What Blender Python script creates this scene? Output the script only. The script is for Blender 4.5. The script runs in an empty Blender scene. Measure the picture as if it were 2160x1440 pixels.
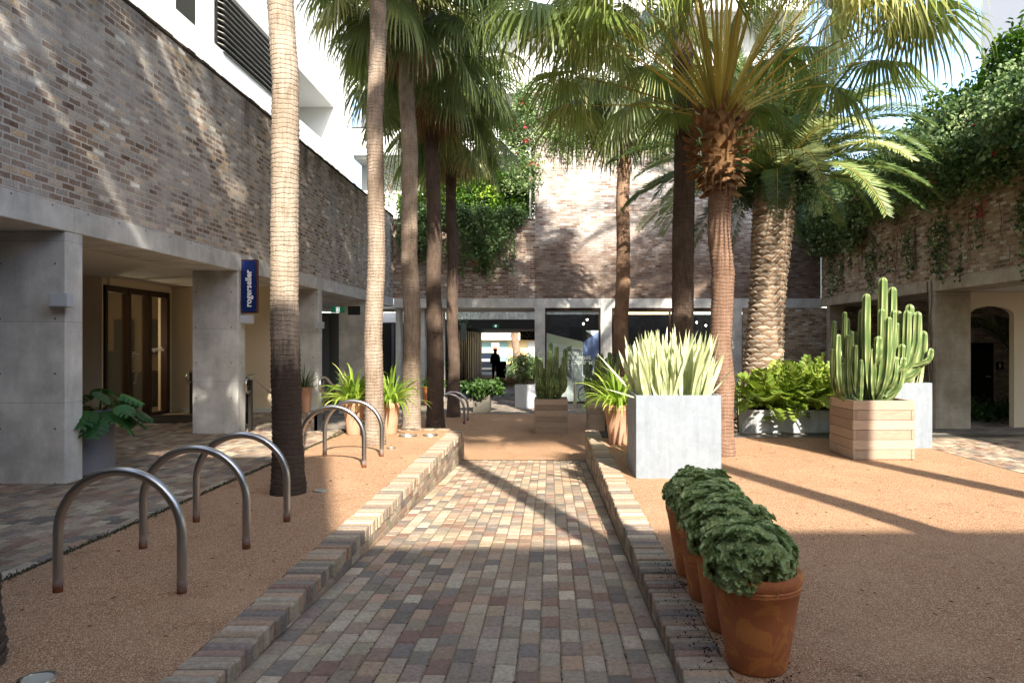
import bpy, math, random
import numpy as np
from mathutils import Vector, Matrix, noise
R = math.radians
random.seed(7); RNG = np.random.default_rng(7)
sc = bpy.context.scene; COL = sc.collection

# ------------------------------------------------------------------ camera, sky, sun, exposure
cam = bpy.data.cameras.new('camera'); camo = bpy.data.objects.new('camera', cam); COL.objects.link(camo)
camo.location = (0, 0, 1.6); camo.rotation_euler = (R(90), 0, 0)
cam.sensor_width = 36; cam.lens = 25.83; cam.shift_x = -80/2160; cam.shift_y = 3/2160
cam.clip_start = .05; cam.clip_end = 2000
sc.camera = camo
SUN_H = Vector((.30, -.954)); TANE = .74
world = bpy.data.worlds.new('World'); sc.world = world; world.use_nodes = True
wn = world.node_tree
sky = wn.nodes.new('ShaderNodeTexSky'); sky.sky_type = 'NISHITA'; sky.sun_disc = False
sky.sun_elevation = math.atan(TANE); sky.sun_rotation = math.atan2(SUN_H.x, SUN_H.y)
sky.dust_density = 1.5; sky.air_density = 1.0; sky.ozone_density = 1.0
wn.links.new(sky.outputs[0], wn.nodes['Background'].inputs[0])
wn.nodes['Background'].inputs[1].default_value = .15
sun = bpy.data.lights.new('sun', 'SUN'); sun.energy = 3.6; sun.angle = R(.55); sun.color = (1, .93, .81)
suno = bpy.data.objects.new('sun', sun); COL.objects.link(suno); suno.location = (10, -20, 30)
suno.rotation_euler = Vector((-SUN_H.x, -SUN_H.y, -TANE)).to_track_quat('-Z', 'Y').to_euler()
sc.view_settings.view_transform = 'Standard'; sc.view_settings.look = 'None'
sc.view_settings.exposure = 2.06; sc.view_settings.gamma = 1

# ------------------------------------------------------------------ helpers
def S(r, g, b, k=1.0):
    f = lambda c: ((c/255+.055)/1.055)**2.4 if c/255 > .04045 else c/255/12.92
    return (f(r)*k, f(g)*k, f(b)*k, 1)

def orgof(p):
    o = Vector((0, 0, 0))
    while p is not None:
        o += p.location; p = p.parent
    return o

def link_mesh(name, me, mat, parent=None):
    o = bpy.data.objects.new(name, me); COL.objects.link(o)
    for m in (mat if isinstance(mat, (list, tuple)) else [mat]): me.materials.append(m)
    if parent is not None: o.parent = parent
    return o

def make_mesh(name, V, F, mat, parent=None, C=None, smooth=False, uv=True, MI=None):
    V = np.asarray(V, float).reshape(-1, 3)
    og = orgof(parent)
    me = bpy.data.meshes.new(name)
    if isinstance(F, np.ndarray):
        n, k = F.shape
        me.vertices.add(len(V)); me.loops.add(n*k); me.polygons.add(n)
        me.vertices.foreach_set('co', (V-np.array(og)).ravel())
        me.loops.foreach_set('vertex_index', F.ravel().astype(np.int32))
        me.polygons.foreach_set('loop_start', np.arange(0, n*k, k, dtype=np.int32))
        me.polygons.foreach_set('loop_total', np.full(n, k, dtype=np.int32))
        me.update(calc_edges=True)
    else:
        me.from_pydata([tuple(x) for x in (V-np.array(og))], [], F)
        me.update()
    nl = len(me.loops); npl = len(me.polygons)
    vi = np.empty(nl, np.int32); me.loops.foreach_get('vertex_index', vi)
    tot = np.empty(npl, np.int32); me.polygons.foreach_get('loop_total', tot)
    if uv:
        nr = np.empty(npl*3); me.polygons.foreach_get('normal', nr); nr = np.abs(nr.reshape(-1, 3))
        ax = np.repeat(np.argmax(nr, 1), tot)
        P = V[vi]; U = np.empty((nl, 2))
        U[:, 0] = np.where(ax == 0, P[:, 1], P[:, 0]); U[:, 1] = np.where(ax == 2, P[:, 1], P[:, 2])
        l = me.uv_layers.new(name='UVMap'); l.data.foreach_set('uv', U.ravel())
    if C is not None:
        C = np.asarray(C, float)
        a = me.color_attributes.new(name='col', type='FLOAT_COLOR', domain='CORNER')
        if C.ndim == 1: C = np.stack([C, C, C], 1)
        if len(C) == npl: CC = np.repeat(C, tot, axis=0)
        else: CC = C[vi]
        a.data.foreach_set('color', np.concatenate([CC[:, :3], np.ones((nl, 1))], 1).ravel())
    if smooth: me.polygons.foreach_set('use_smooth', np.ones(npl, bool))
    if MI is not None: me.polygons.foreach_set('material_index', np.asarray(MI, np.int32))
    return link_mesh(name, me, mat, parent)

class MB:
    def __init__(s): s.v = []; s.f = []; s.c = []; s.n = 0
    def add(s, vs, fs, c=None):
        b = s.n; s.v.extend([tuple(v) for v in vs]); s.n += len(vs)
        for q in fs: s.f.append(tuple(b+i for i in q)); s.c.append(c if c is not None else (.5, .5, .5))
        return s
    def box(s, x0, x1, y0, y1, z0, z1, c=None, bev=0):
        if bev:
            vs = []; b = bev
            for (z, k) in ((z0, 0), (z0+b, 1), (z1-b, 1), (z1, 0)):
                i = b if k == 0 else 0
                for (x, y) in ((x0+i, y0+b), (x0+b, y0+i), (x1-b, y0+i), (x1-i, y0+b), (x1-i, y1-b), (x1-b, y1-i), (x0+b, y1-i), (x0+i, y1-b)): vs.append((x, y, z))
            fs = [tuple(range(7, -1, -1)), tuple(range(24, 32))]
            for r in range(3):
                for k in range(8): fs.append((r*8+k, r*8+(k+1) % 8, r*8+8+(k+1) % 8, r*8+8+k))
            return s.add(vs, fs, c)
        vs = [(x0, y0, z0), (x1, y0, z0), (x1, y1, z0), (x0, y1, z0), (x0, y0, z1), (x1, y0, z1), (x1, y1, z1), (x0, y1, z1)]
        return s.add(vs, [(0, 3, 2, 1), (4, 5, 6, 7), (0, 1, 5, 4), (1, 2, 6, 5), (2, 3, 7, 6), (3, 0, 4, 7)], c)
    def tube(s, pts, rad, n=10, c=None, cap=True, star=0, closed=False):
        pts = [Vector(p) for p in pts]; m = len(pts)
        if not hasattr(rad, '__len__'): rad = [rad]*m
        up = None; vs = []
        for i, p in enumerate(pts):
            t = (pts[min(i+1, m-1)]-pts[max(i-1, 0)]).normalized()
            if up is None:
                up = Vector((0, 0, 1)) if abs(t.z) < .9 else Vector((1, 0, 0))
            a = (up - t*up.dot(t)).normalized(); up = a; b = t.cross(a)
            for k in range(n):
                th = 2*math.pi*k/n; r = rad[i]
                if star: r *= (1 if k % 2 == 0 else star)
                vs.append(p + a*math.cos(th)*r + b*math.sin(th)*r)
        fs = []
        for i in range(m-1):
            for k in range(n): fs.append((i*n+k, i*n+(k+1) % n, (i+1)*n+(k+1) % n, (i+1)*n+k))
        if cap: fs.append(tuple(range(n-1, -1, -1))); fs.append(tuple((m-1)*n+k for k in range(n)))
        return s.add(vs, fs, c)
    def lathe(s, prof, ctr, n=32, c=None, rot=0, sx=1, sy=1):
        vs = []; x, y, z = ctr
        for (r, h) in prof:
            for k in range(n):
                a = 2*math.pi*k/n+rot; vs.append((x+math.cos(a)*r*sx, y+math.sin(a)*r*sy, z+h))
        fs = []
        for i in range(len(prof)-1):
            for k in range(n): fs.append((i*n+k, i*n+(k+1) % n, (i+1)*n+(k+1) % n, (i+1)*n+k))
        fs.append(tuple(range(n-1, -1, -1))); fs.append(tuple((len(prof)-1)*n+k for k in range(n)))
        return s.add(vs, fs, c)
    def poly(s, pts, fn, t0, t1, c=None):
        """prism: pts 2d list, fn(u,v,t)->xyz"""
        n = len(pts); vs = [fn(u, v, t0) for u, v in pts]+[fn(u, v, t1) for u, v in pts]
        fs = [tuple(range(n-1, -1, -1)), tuple(range(n, 2*n))]+[(i, (i+1) % n, n+(i+1) % n, n+i) for i in range(n)]
        return s.add(vs, fs, c)
    def build(s, name, mat, parent=None, smooth=False, auto=None):
        o = make_mesh(name, s.v, s.f, mat, parent, C=np.array([c[:3] if hasattr(c, '__len__') else (c, c, c) for c in s.c]), smooth=smooth)
        if auto: o.data.set_sharp_from_angle(angle=R(auto))
        return o

def tag(o, label, cat=None, group=None):
    o['label'] = label
    if cat: o['category'] = cat
    if group: o['group'] = group
    return o
def struct(o): o['kind'] = 'structure'; return o
def thing(name, loc, label, cat, group=None):
    o = bpy.data.objects.new(name, None); COL.objects.link(o); o.location = loc; o.empty_display_size = .2
    bpy.context.view_layer.update()
    return tag(o, label, cat, group)
def copy_tree(o, loc=None, rz=None, label=None, sc_=None, parent=None):
    c = o.copy(); COL.objects.link(c)
    if parent is not None: c.parent = parent
    if loc is not None: c.location = loc
    if rz is not None: c.rotation_euler = (0, 0, rz)
    if sc_ is not None: c.scale = (sc_,)*3 if not hasattr(sc_, '__len__') else sc_
    if label: c['label'] = label
    for ch in list(o.children): copy_tree(ch, parent=c)
    return c

# ------------------------------------------------------------------ materials
class MT:
    def __init__(s, name, rough=.85, metal=0, spec=.3):
        s.m = bpy.data.materials.new(name); s.m.use_nodes = True; s.nt = s.m.node_tree
        s.b = s.nt.nodes['Principled BSDF']; s.b.inputs['Roughness'].default_value = rough
        s.b.inputs['Metallic'].default_value = metal; s.b.inputs['Specular IOR Level'].default_value = spec
    def N(s, typ, **kw):
        n = s.nt.nodes.new('ShaderNode'+typ)
        for k, v in kw.items():
            if k.startswith('_'): setattr(n, k[1:], v)
            else:
                key = k.replace('__', ' ')
                inp = n.inputs[int(key[1:])] if key[0] == 'i' and key[1:].isdigit() else n.inputs[key]
                if isinstance(v, bpy.types.NodeSocket): s.nt.links.new(v, inp)
                else: inp.default_value = v
        return n
    def L(s, a, b): s.nt.links.new(a, b)
    def ramp(s, fac, stops, interp='LINEAR'):
        r = s.nt.nodes.new('ShaderNodeValToRGB'); r.color_ramp.interpolation = interp
        e = r.color_ramp.elements
        while len(e) < len(stops): e.new(.5)
        for i, (p, c) in enumerate(stops):
            e[i].position = p; e[i].color = c if len(c) == 4 else (*c, 1)
        s.L(fac, r.inputs[0]); return r.outputs[0]
    def mix(s, f, a, b, mode='MIX'):
        n = s.nt.nodes.new('ShaderNodeMix'); n.data_type = 'RGBA'; n.blend_type = mode
        for k, v in ((0, f), (6, a), (7, b)):
            if isinstance(v, bpy.types.NodeSocket): s.L(v, n.inputs[k])
            else: n.inputs[k].default_value = v
        return n.outputs[2]
    def math(s, op, a, b=0, clamp=False):
        n = s.nt.nodes.new('ShaderNodeMath'); n.operation = op; n.use_clamp = clamp
        for k, v in ((0, a), (1, b)):
            if isinstance(v, bpy.types.NodeSocket): s.L(v, n.inputs[k])
            else: n.inputs[k].default_value = v
        return n.outputs[0]
    def noise(s, scale, det=4, vec=None, rough=.55, dist=0):
        n = s.N('TexNoise', Scale=scale, Detail=det, Roughness=rough, Distortion=dist)
        if vec is not None: s.L(vec, n.inputs['Vector'])
        return n.outputs[0]
    def pos(s): return s.N('NewGeometry').outputs['Position']
    def stretch(s, vec, sx, sy, sz):
        n = s.N('Mapping'); n.inputs['Scale'].default_value = (sx, sy, sz); s.L(vec, n.inputs[0]); return n.outputs[0]
    def uv(s): return s.N('UVMap').outputs[0]
    def zof(s): 
        n = s.N('SeparateXYZ'); s.L(s.pos(), n.inputs[0]); return n.outputs[2]
    def base(s, c):
        if isinstance(c, bpy.types.NodeSocket): s.L(c, s.b.inputs['Base Color'])
        else: s.b.inputs['Base Color'].default_value = c
    def bump(s, h, dist=.01, st=1.0):
        n = s.N('Bump', Strength=st, Distance=dist); s.L(h, n.inputs['Height']); s.L(n.outputs[0], s.b.inputs['Normal'])
    def rough(s, h): s.L(h, s.b.inputs['Roughness'])
    def attr(s, name='col'): 
        n = s.N('Attribute'); n.attribute_name = name; return n.outputs['Color']

def brick_mat(name, stops, mortar, wid=.24, row=.082, ms=.013, stain=None, pale=.0, rough=.95, topz=None, lowz=None):
    t = MT(name, rough)
    uv = t.uv(); p = t.pos()
    d = t.N('TexNoise', Scale=26, Detail=4); t.L(uv, d.inputs['Vector'])
    dv = t.N('VectorMath', _operation='MULTIPLY_ADD'); t.L(d.outputs['Color'], dv.inputs[0]); dv.inputs[1].default_value = (.022,)*3; t.L(uv, dv.inputs[2])
    b = t.N('TexBrick', Scale=1.0, Color1=(0, 0, 0, 1), Color2=(1, 1, 1, 1), Mortar=(.5, .5, .5, 1))
    b.inputs['Mortar Size'].default_value = ms; b.inputs['Mortar Smooth'].default_value = .25
    b.inputs['Brick Width'].default_value = wid; b.inputs['Row Height'].default_value = row
    t.L(dv.outputs[0], b.inputs['Vector'])
    c = t.ramp(b.outputs[0], stops)
    n1 = t.noise(35, 5, uv, .7)
    c = t.mix(.55, c, t.ramp(n1, [(.35, (.3, .28, .26)), (.6, (1.1, 1.1, 1.1))]), 'MULTIPLY')
    n2 = t.noise(1.1, 4, p)
    c = t.mix(t.math('MULTIPLY', t.ramp(n2, [(.45, (0, 0, 0)), (.75, (1, 1, 1))]), pale), c, S(205, 198, 192))
    mc = t.mix(t.noise(20, 3, uv), mortar, (mortar[0]*.6, mortar[1]*.6, mortar[2]*.6, 1))
    c = t.mix(b.outputs[1], c, mc)
    n3 = t.noise(2.2, 5, t.stretch(p, 1, 1, .35))
    c = t.mix(t.math('MULTIPLY', t.ramp(n3, [(.5, (0, 0, 0)), (.72, (1, 1, 1))]), .35), c, S(70, 60, 52))
    if lowz:
        f = t.math('MULTIPLY', t.math('ADD', t.math('MULTIPLY', t.math('SUBTRACT', lowz, t.zof()), .5), t.math('MULTIPLY', t.math('SUBTRACT', t.noise(1.0, 4, p), .5), 2.0), True), .75)
        c = t.mix(f, c, S(158, 134, 116), 'MULTIPLY')
    if topz:
        z = t.zof(); n4 = t.noise(1.3, 5, t.stretch(p, 1, 1, .4))
        f = t.math('ADD', t.math('MULTIPLY', t.math('SUBTRACT', z, topz), .75), t.math('MULTIPLY', t.math('SUBTRACT', n4, .5), 3.4), True)
        c = t.mix(t.math('MULTIPLY', f, .82), c, S(62, 52, 42))
    t.base(c)
    h = t.math('ADD', t.math('MULTIPLY', b.outputs[1], -1.0), t.math('MULTIPLY', n1, .6))
    t.bump(h, .02, 1.0)
    return t.m

def concrete_mat(name, c1, c2, streak=.4, boards=True, sc_=1):
    t = MT(name, .9); p = t.pos()
    n = t.noise(1.6*sc_, 6, p, .65); c = t.mix(t.ramp(n, [(.35, (0, 0, 0)), (.65, (1, 1, 1))]), c1, c2)
    n2 = t.noise(5, 6, t.stretch(p, 1, 1, .25), .7)
    c = t.mix(streak, c, t.ramp(n2, [(.3, (.45, .45, .45)), (.65, (1, 1, 1))]), 'MULTIPLY')
    n3 = t.noise(60, 3, p, .7)
    c = t.mix(.25, c, t.ramp(n3, [(.3, (.5, .5, .5)), (.7, (1, 1, 1))]), 'MULTIPLY')
    if boards:
        uv = t.uv(); b = t.N('TexBrick', Scale=1.0, Color1=(.8, .8, .8, 1), Color2=(1, 1, 1, 1), Mortar=(.55, .55, .55, 1))
        b.offset = 0; b.inputs['Mortar Size'].default_value = .004; b.inputs['Brick Width'].default_value = 2.4; b.inputs['Row Height'].default_value = .92
        t.L(uv, b.inputs['Vector']); c = t.mix(.85, c, b.outputs[0], 'MULTIPLY')
        vo = t.N('TexVoronoi', Scale=1.6, Randomness=0.0); t.L(uv, vo.inputs['Vector']); c = t.mix(t.ramp(vo.outputs['Distance'], [(.018, (.8,)*3), (.026, (0, 0, 0))]), c, S(70, 66, 60))
    t.base(c); t.bump(t.math('ADD', n3, n2), .004, .5)
    return t.m

def plain(name, c, rough=.7, metal=0, var=.15, scale=6, spec=.3, bump=0):
    t = MT(name, rough, metal, spec); p = t.pos()
    n = t.noise(scale, 5, p, .6)
    c2 = tuple(x*(1-var*1.6) for x in c[:3])+(1,)
    t.base(t.mix(n, c, c2))
    if bump: t.bump(t.noise(scale*8, 4, p), bump, .6)
    return t.m

def emis(name, c, st):
    t = MT(name); t.base((0.02, .02, .02, 1)); t.b.inputs['Emission Color'].default_value = c; t.b.inputs['Emission Strength'].default_value = st
    return t.m

def leaf_mat(name, c1, c2, c3=None, trans=.35, rough=.5, spec=.35):
    t = MT(name, rough, 0, spec)
    a = t.attr(); sp = t.N('SeparateColor'); t.L(a, sp.inputs[0])
    st = [(0, c1), (.75, c2)] + ([(1, c3)] if c3 else [])
    c = t.ramp(sp.outputs[0], st)
    t.base(c)
    tr = t.N('BsdfTranslucent'); t.L(t.mix(.6, c, t.mix(1, c, (1.0, 1.0, .45, 1), 'MULTIPLY')), tr.inputs[0])
    hs = t.N('HueSaturation', Value=1.9, Saturation=1.1); t.L(c, hs.inputs['Color']); t.L(hs.outputs[0], tr.inputs[0])
    mx = t.N('MixShader'); mx.inputs[0].default_value = trans
    t.L(t.b.outputs[0], mx.inputs[1]); t.L(tr.outputs[0], mx.inputs[2])
    t.L(mx.outputs[0], t.nt.nodes['Material Output'].inputs[0])
    return t.m

M = {}
M['brick'] = brick_mat('old_brick', [(0, S(108, 84, 70)), (.2, S(158, 134, 114)), (.38, S(136, 118, 106)), (.5, S(178, 162, 146)), (.65, S(160, 154, 148)), (.8, S(196, 188, 176)), (.92, S(208, 176, 136)), (1, S(242, 238, 228))], S(206, 198, 188), wid=.225, row=.078, pale=.8, topz=5.6)
M['brick_back'] = brick_mat('old_brick_back', [(0, S(98, 66, 56)), (.2, S(140, 104, 86)), (.5, S(132, 112, 98)), (.75, S(165, 138, 118)), (.92, S(180, 170, 158)), (1, S(222, 214, 204))], S(178, 168, 156), pale=.45)
M['brick_pale'] = brick_mat('lime_washed_brick', [(0, S(124, 96, 82)), (.25, S(154, 136, 124)), (.6, S(168, 156, 146)), (1, S(206, 200, 194))], S(178, 170, 162), pale=.6, lowz=6.4)
M['brick_brown'] = brick_mat('brown_brick', [(0, S(116, 90, 70)), (.3, S(164, 134, 106)), (.6, S(186, 160, 130)), (.9, S(202, 184, 156)), (1, S(228, 222, 210))], S(176, 162, 142), pale=.1)
M['concrete'] = concrete_mat('board_marked_concrete', S(232, 230, 224), S(188, 187, 182))
M['concrete_warm'] = concrete_mat('weathered_concrete', S(206, 192, 170), S(166, 152, 130))
M['render'] = plain('cream_render', S(208, 192, 165), .9, var=.06, scale=2)
M['ceiling'] = plain('ceiling_board', S(206, 202, 194), .9, var=.04)
M['white'] = plain('white_render', S(222, 222, 219), .85, var=.03, scale=1.5)
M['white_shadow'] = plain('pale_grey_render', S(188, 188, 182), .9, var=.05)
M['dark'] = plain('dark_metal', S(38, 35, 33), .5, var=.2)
M['black'] = plain('black_paint', S(22, 22, 23), .6, var=.2)
M['bronze'] = plain('dark_bronze_frame', S(58, 40, 30), .4, .3, var=.2)
M['grey_panel'] = plain('grey_panel', S(96, 96, 94), .7, var=.12)
M['soil'] = plain('soil', S(52, 40, 30), 1, var=.5, scale=30, bump=.01)
M['gray_building'] = plain('grey_cladding', S(176, 180, 186), .7, var=.04)

t = MT('decomposed_granite', .95); p = t.pos()
v = t.N('TexVoronoi', Scale=170.0); t.L(p, v.inputs['Vector'])
c = t.ramp(t.N('SeparateColor', Color=v.outputs['Color']).outputs[0], [(0, S(106, 76, 56)), (.35, S(150, 110, 80)), (.7, S(176, 138, 104)), (1, S(216, 192, 162))])
n = t.noise(1.2, 6, p, .6); c = t.mix(t.math('MULTIPLY', n, .45), c, S(162, 118, 82))
n5 = t.noise(3.5, 6, p, .7); c = t.mix(t.math('MULTIPLY', t.ramp(n5, [(.56, (0, 0, 0)), (.74, (1, 1, 1))]), .6), c, S(106, 72, 50))
n6 = t.noise(.8, 4, p, .6); c = t.mix(t.math('MULTIPLY', t.ramp(n6, [(.5, (0, 0, 0)), (.7, (1, 1, 1))]), .3), c, S(194, 160, 126))
t.base(c); t.bump(t.math('ADD', t.math('MULTIPLY', v.outputs['Distance'], 1.2), t.math('MULTIPLY', t.noise(22, 4, p, .7), .9)), .01, .7); M['gravel'] = t.m

t = MT('clay_paver', .85, 0, .35); p = t.pos(); a = t.attr()
n = t.noise(38, 6, p, .78); c = t.mix(.75, a, t.ramp(n, [(.3, (.38, .36, .33)), (.62, (1.1, 1.1, 1.1))]), 'MULTIPLY')
n2 = t.noise(9, 5, p, .7); c = t.mix(t.math('MULTIPLY', t.ramp(n2, [(.5, (0, 0, 0)), (.8, (1, 1, 1))]), .3), c, S(90, 82, 60))
t.base(c); t.bump(t.math('ADD', n, t.noise(160, 2, p)), .008, .9); M['paver'] = t.m
t = MT('paver_joint', 1); p = t.pos(); t.base(t.ramp(t.noise(12, 5, p, .7), [(.35, S(92, 76, 60)), (.6, S(124, 104, 80)), (.78, S(86, 88, 54))])); t.bump(t.noise(90, 3, p), .006); M['joint'] = t.m
M['paving'] = brick_mat('stone_paving', [(0, S(112, 104, 96)), (.5, S(138, 126, 112)), (1, S(165, 152, 136))], S(78, 70, 60), wid=.23, row=.12, ms=.006)

t = MT('brushed_steel', .3, 1.0); p = t.pos()
oz = t.N('SeparateXYZ'); t.L(t.N('TexCoord').outputs['Object'], oz.inputs[0]); z = oz.outputs[2]; n = t.noise(14, 5, p)
f = t.ramp(t.math('ADD', z, t.math('MULTIPLY', n, .12)), [(.07, (1, 1, 1)), (.16, (0, 0, 0))])
t.base(t.mix(f, S(176, 174, 172), S(120, 72, 46))); t.L(t.mix(f, (.30, .30, .30, 1), (.9, .9, .9, 1)), t.b.inputs['Roughness'])
t.L(t.math('SUBTRACT', 1.0, f), t.b.inputs['Metallic']); t.bump(t.noise(220, 2, t.stretch(p, 1, 1, 4)), .0006, .3); M['steel'] = t.m
t = MT('stainless', .28, 1.0); t.base(S(186, 182, 176)); t.bump(t.noise(120, 2, t.pos()), .0005, .3); M['steel2'] = t.m

t = MT('terracotta', .75); p = t.pos()
n = t.noise(3.5, 6, p, .6); n2 = t.noise(9, 6, p, .65, .6)
c = t.mix(n, S(192, 118, 72), S(152, 90, 56)); c = t.mix(t.ramp(n2, [(.52, (0, 0, 0)), (.58, (.6, .6, .6))]), c, S(206, 138, 70))
c = t.mix(.25, c, t.ramp(t.noise(1.8, 3, t.stretch(p, 4, 4, 1)), [(.3, (.4, .4, .4)), (.6, (1, 1, 1))]), 'MULTIPLY')
t.base(c); t.bump(t.noise(60, 3, p), .002, .5); M['terracotta'] = t.m
t = MT('pale_terracotta', .8); p = t.pos(); t.base(t.mix(t.noise(4, 6, p, .6), S(188, 148, 122), S(160, 116, 92))); t.bump(t.noise(60, 3, p), .002, .5); M['terracotta_pale'] = t.m
t = MT('zinc', .55, .25, .4); p = t.pos()
n = t.noise(2.4, 6, p, .7, .5); n2 = t.noise(14, 6, t.stretch(p, 1, 1, .15), .8)
c = t.mix(n, S(154, 161, 168), S(104, 113, 123)); c = t.mix(.45, c, t.ramp(n2, [(.3, (.55, .55, .55)), (.62, (1, 1, 1))]), 'MULTIPLY')
n3 = t.noise(7, 8, p, .85, 1.2); c = t.mix(t.math('MULTIPLY', t.ramp(n3, [(.5, (0, 0, 0)), (.7, (1, 1, 1))]), .35), c, S(164, 170, 174))
t.base(c); t.rough(t.ramp(n, [(.2, (.35,)*3), (.8, (.7,)*3)])); t.bump(n2, .002, .4); M['zinc'] = t.m
t = MT('timber_planter', .75); p = t.pos(); a = t.attr(); n = t.noise(8, 6, t.stretch(p, 1, 1, 14), .7)
t.base(t.mix(.6, a, t.ramp(n, [(.3, (.5, .42, .36)), (.65, (1, 1, 1))]), 'MULTIPLY')); t.bump(n, .003, .6); M['timber'] = t.m
M['grey_pot'] = plain('grey_glazed_pot', S(122, 122, 130), .6, var=.1)

def bark_mat(name, c1, c2, c3, rp=.052, fib=40, shade_z=None):
    t = MT(name, .95); p = t.pos()
    o = t.N('TexCoord').outputs['Object']
    n = t.noise(1.0, 5, p, .6)
    ob = t.N('SeparateXYZ'); t.L(o, ob.inputs[0]); zz = t.math('ADD', ob.outputs[2], t.math('MULTIPLY', t.noise(5, 3, o), .09))
    fr_ = t.math('FRACT', t.math('MULTIPLY', zz, 1/rp)); r = t.math('MULTIPLY', t.math('ABSOLUTE', t.math('SUBTRACT', fr_, .5)), 2.0)
    r = t.math('SUBTRACT', 1.0, t.math('POWER', r, 7.0)); f = t.noise(fib, 4, t.stretch(o, 1, 1, .10), .75)
    c = t.mix(t.ramp(n, [(.3, (0, 0, 0)), (.7, (1, 1, 1))]), c1, c2); c = t.mix(t.ramp(f, [(.35, (.6,)*3), (.55, (0, 0, 0))]), c, c3)
    c = t.mix(.34, c, t.ramp(r, [(0, (.3, .27, .24)), (.8, (1, 1, 1))]), 'MULTIPLY')
    n9 = t.noise(3.2, 5, p, .65); c = t.mix(.5, c, t.ramp(n9, [(.4, (.62, .55, .48)), (.6, (1, 1, 1))]), 'MULTIPLY')
    if shade_z:  # shade on the lower trunk, painted into the bark colour below this height
        k = t.math('ADD', t.math('MULTIPLY', t.math('SUBTRACT', shade_z, t.zof()), 2.2), t.math('MULTIPLY', t.math('SUBTRACT', t.noise(6, 4, t.stretch(p, 1, 1, .3), .7), .5), 3.0), True)
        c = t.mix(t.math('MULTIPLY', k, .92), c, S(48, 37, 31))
    t.base(c); t.bump(t.math('ADD', t.math('MULTIPLY', r, .7), f), .016, .8)
    return t.m
M['bark_pale'] = bark_mat('pale_palm_bark', S(164, 148, 132), S(132, 115, 100), S(88, 73, 60))
M['bark_shaded'] = bark_mat('palm_bark_with_painted_shade', S(170, 155, 138), S(140, 124, 107), S(92, 77, 62), shade_z=1.75)  # pale bark with the shade of its lower part painted in
M['bark_mid'] = bark_mat('grey_brown_palm_bark', S(156, 128, 106), S(128, 100, 80), S(78, 58, 44))
M['bark_dark'] = bark_mat('dark_palm_bark', S(106, 90, 78), S(80, 66, 57), S(48, 39, 33))
M['bark_red'] = bark_mat('reddish_palm_bark', S(144, 116, 98), S(116, 92, 76), S(80, 54, 42))
t = MT('leaf_scar_bark', .95); p = t.pos(); a = t.attr(); n = t.noise(20, 5, p, .7)
t.base(t.mix(.6, a, t.ramp(n, [(.3, (.4,)*3), (.7, (1, 1, 1))]), 'MULTIPLY')); t.bump(n, .01); M['scar'] = t.m
M['boot'] = plain('dry_leaf_bases', S(150, 112, 74), .95, var=.45, scale=14, bump=.01)

M['fan'] = leaf_mat('fan_frond', S(52, 64, 38), S(98, 110, 62), S(158, 154, 98), .38, .42)
M['fan_y'] = leaf_mat('sunny_fan_frond', S(66, 86, 40), S(114, 128, 64), S(176, 174, 116), .34, .42)
M['petiole'] = leaf_mat('frond_stalk', S(112, 100, 44), S(176, 160, 80), S(205, 180, 100), .15, .4)
M['petiole_dark'] = leaf_mat('dark_frond_stalk', S(70, 60, 36), S(104, 92, 52), None, .1, .5)
M['deadfan'] = leaf_mat('dry_frond', S(96, 76, 50), S(150, 120, 84), S(190, 168, 136), .25, .8)
M['pinna'] = leaf_mat('feather_frond', S(44, 66, 30), S(104, 124, 66), S(170, 176, 120), .3, .4, .5)
M['vine'] = leaf_mat('vine_leaf', S(48, 68, 40), S(106, 130, 78), S(176, 188, 138), .3)
M['hedge'] = leaf_mat('hedge_leaf', S(32, 60, 18), S(86, 122, 36), S(150, 172, 66), .35)
M['bract'] = leaf_mat('magenta_bract', S(176, 20, 48), S(216, 44, 78), S(236, 110, 130), .4)
M['succ'] = leaf_mat('succulent_leaf', S(128, 146, 96), S(178, 190, 132), S(216, 220, 168), .2, .5)
M['sans'] = leaf_mat('silver_blade', S(112, 128, 82), S(196, 200, 160), S(232, 228, 200), .2, .5)
M['strap'] = leaf_mat('strap_leaf', S(80, 108, 32), S(134, 158, 62), S(196, 200, 120), .4, .4)
M['strap_dark'] = leaf_mat('dark_strap_leaf', S(34, 56, 26), S(70, 98, 44), None, .3, .4)
M['zamia'] = leaf_mat('zamia_leaflet', S(72, 96, 34), S(130, 148, 62), S(176, 184, 98), .25, .35, .5)
M['monstera'] = leaf_mat('monstera_leaf', S(34, 70, 36), S(62, 104, 50), S(96, 140, 60), .3, .35, .5)
M['twig'] = plain('twig', S(104, 86, 66), .9)
t = MT('cactus_skin', .5, 0, .4); a = t.attr(); sp = t.N('SeparateColor'); t.L(a, sp.inputs[0])
t.base(t.mix(t.math('MULTIPLY', t.ramp(t.noise(9, 5, t.stretch(t.pos(), 1, 1, .4), .7), [(.5, (0, 0, 0)), (.7, (1, 1, 1))]), .4), t.ramp(sp.outputs[0], [(0, S(48, 70, 42)), (.6, S(92, 112, 62)), (1, S(164, 172, 116))]), S(120, 110, 74))); M['cactus'] = t.m

t = MT('window_glass', .03, 0, .5); t.base((.02, .022, .022, 1))
tr = t.N('BsdfTransparent'); tr.inputs[0].default_value = (.93, .95, .94, 1); lw_ = t.N('LayerWeight', Blend=.5)
mx = t.N('MixShader'); gl = t.N('BsdfGlossy', Roughness=.02); t.L(t.math('ADD', t.math('MULTIPLY', t.math('POWER', lw_.outputs['Facing'], 4.0), .7), .06), mx.inputs[0]); t.L(tr.outputs[0], mx.inputs[1]); t.L(gl.outputs[0], mx.inputs[2])
t.L(mx.outputs[0], t.nt.nodes['Material Output'].inputs[0]); M['glass'] = t.m

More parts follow.
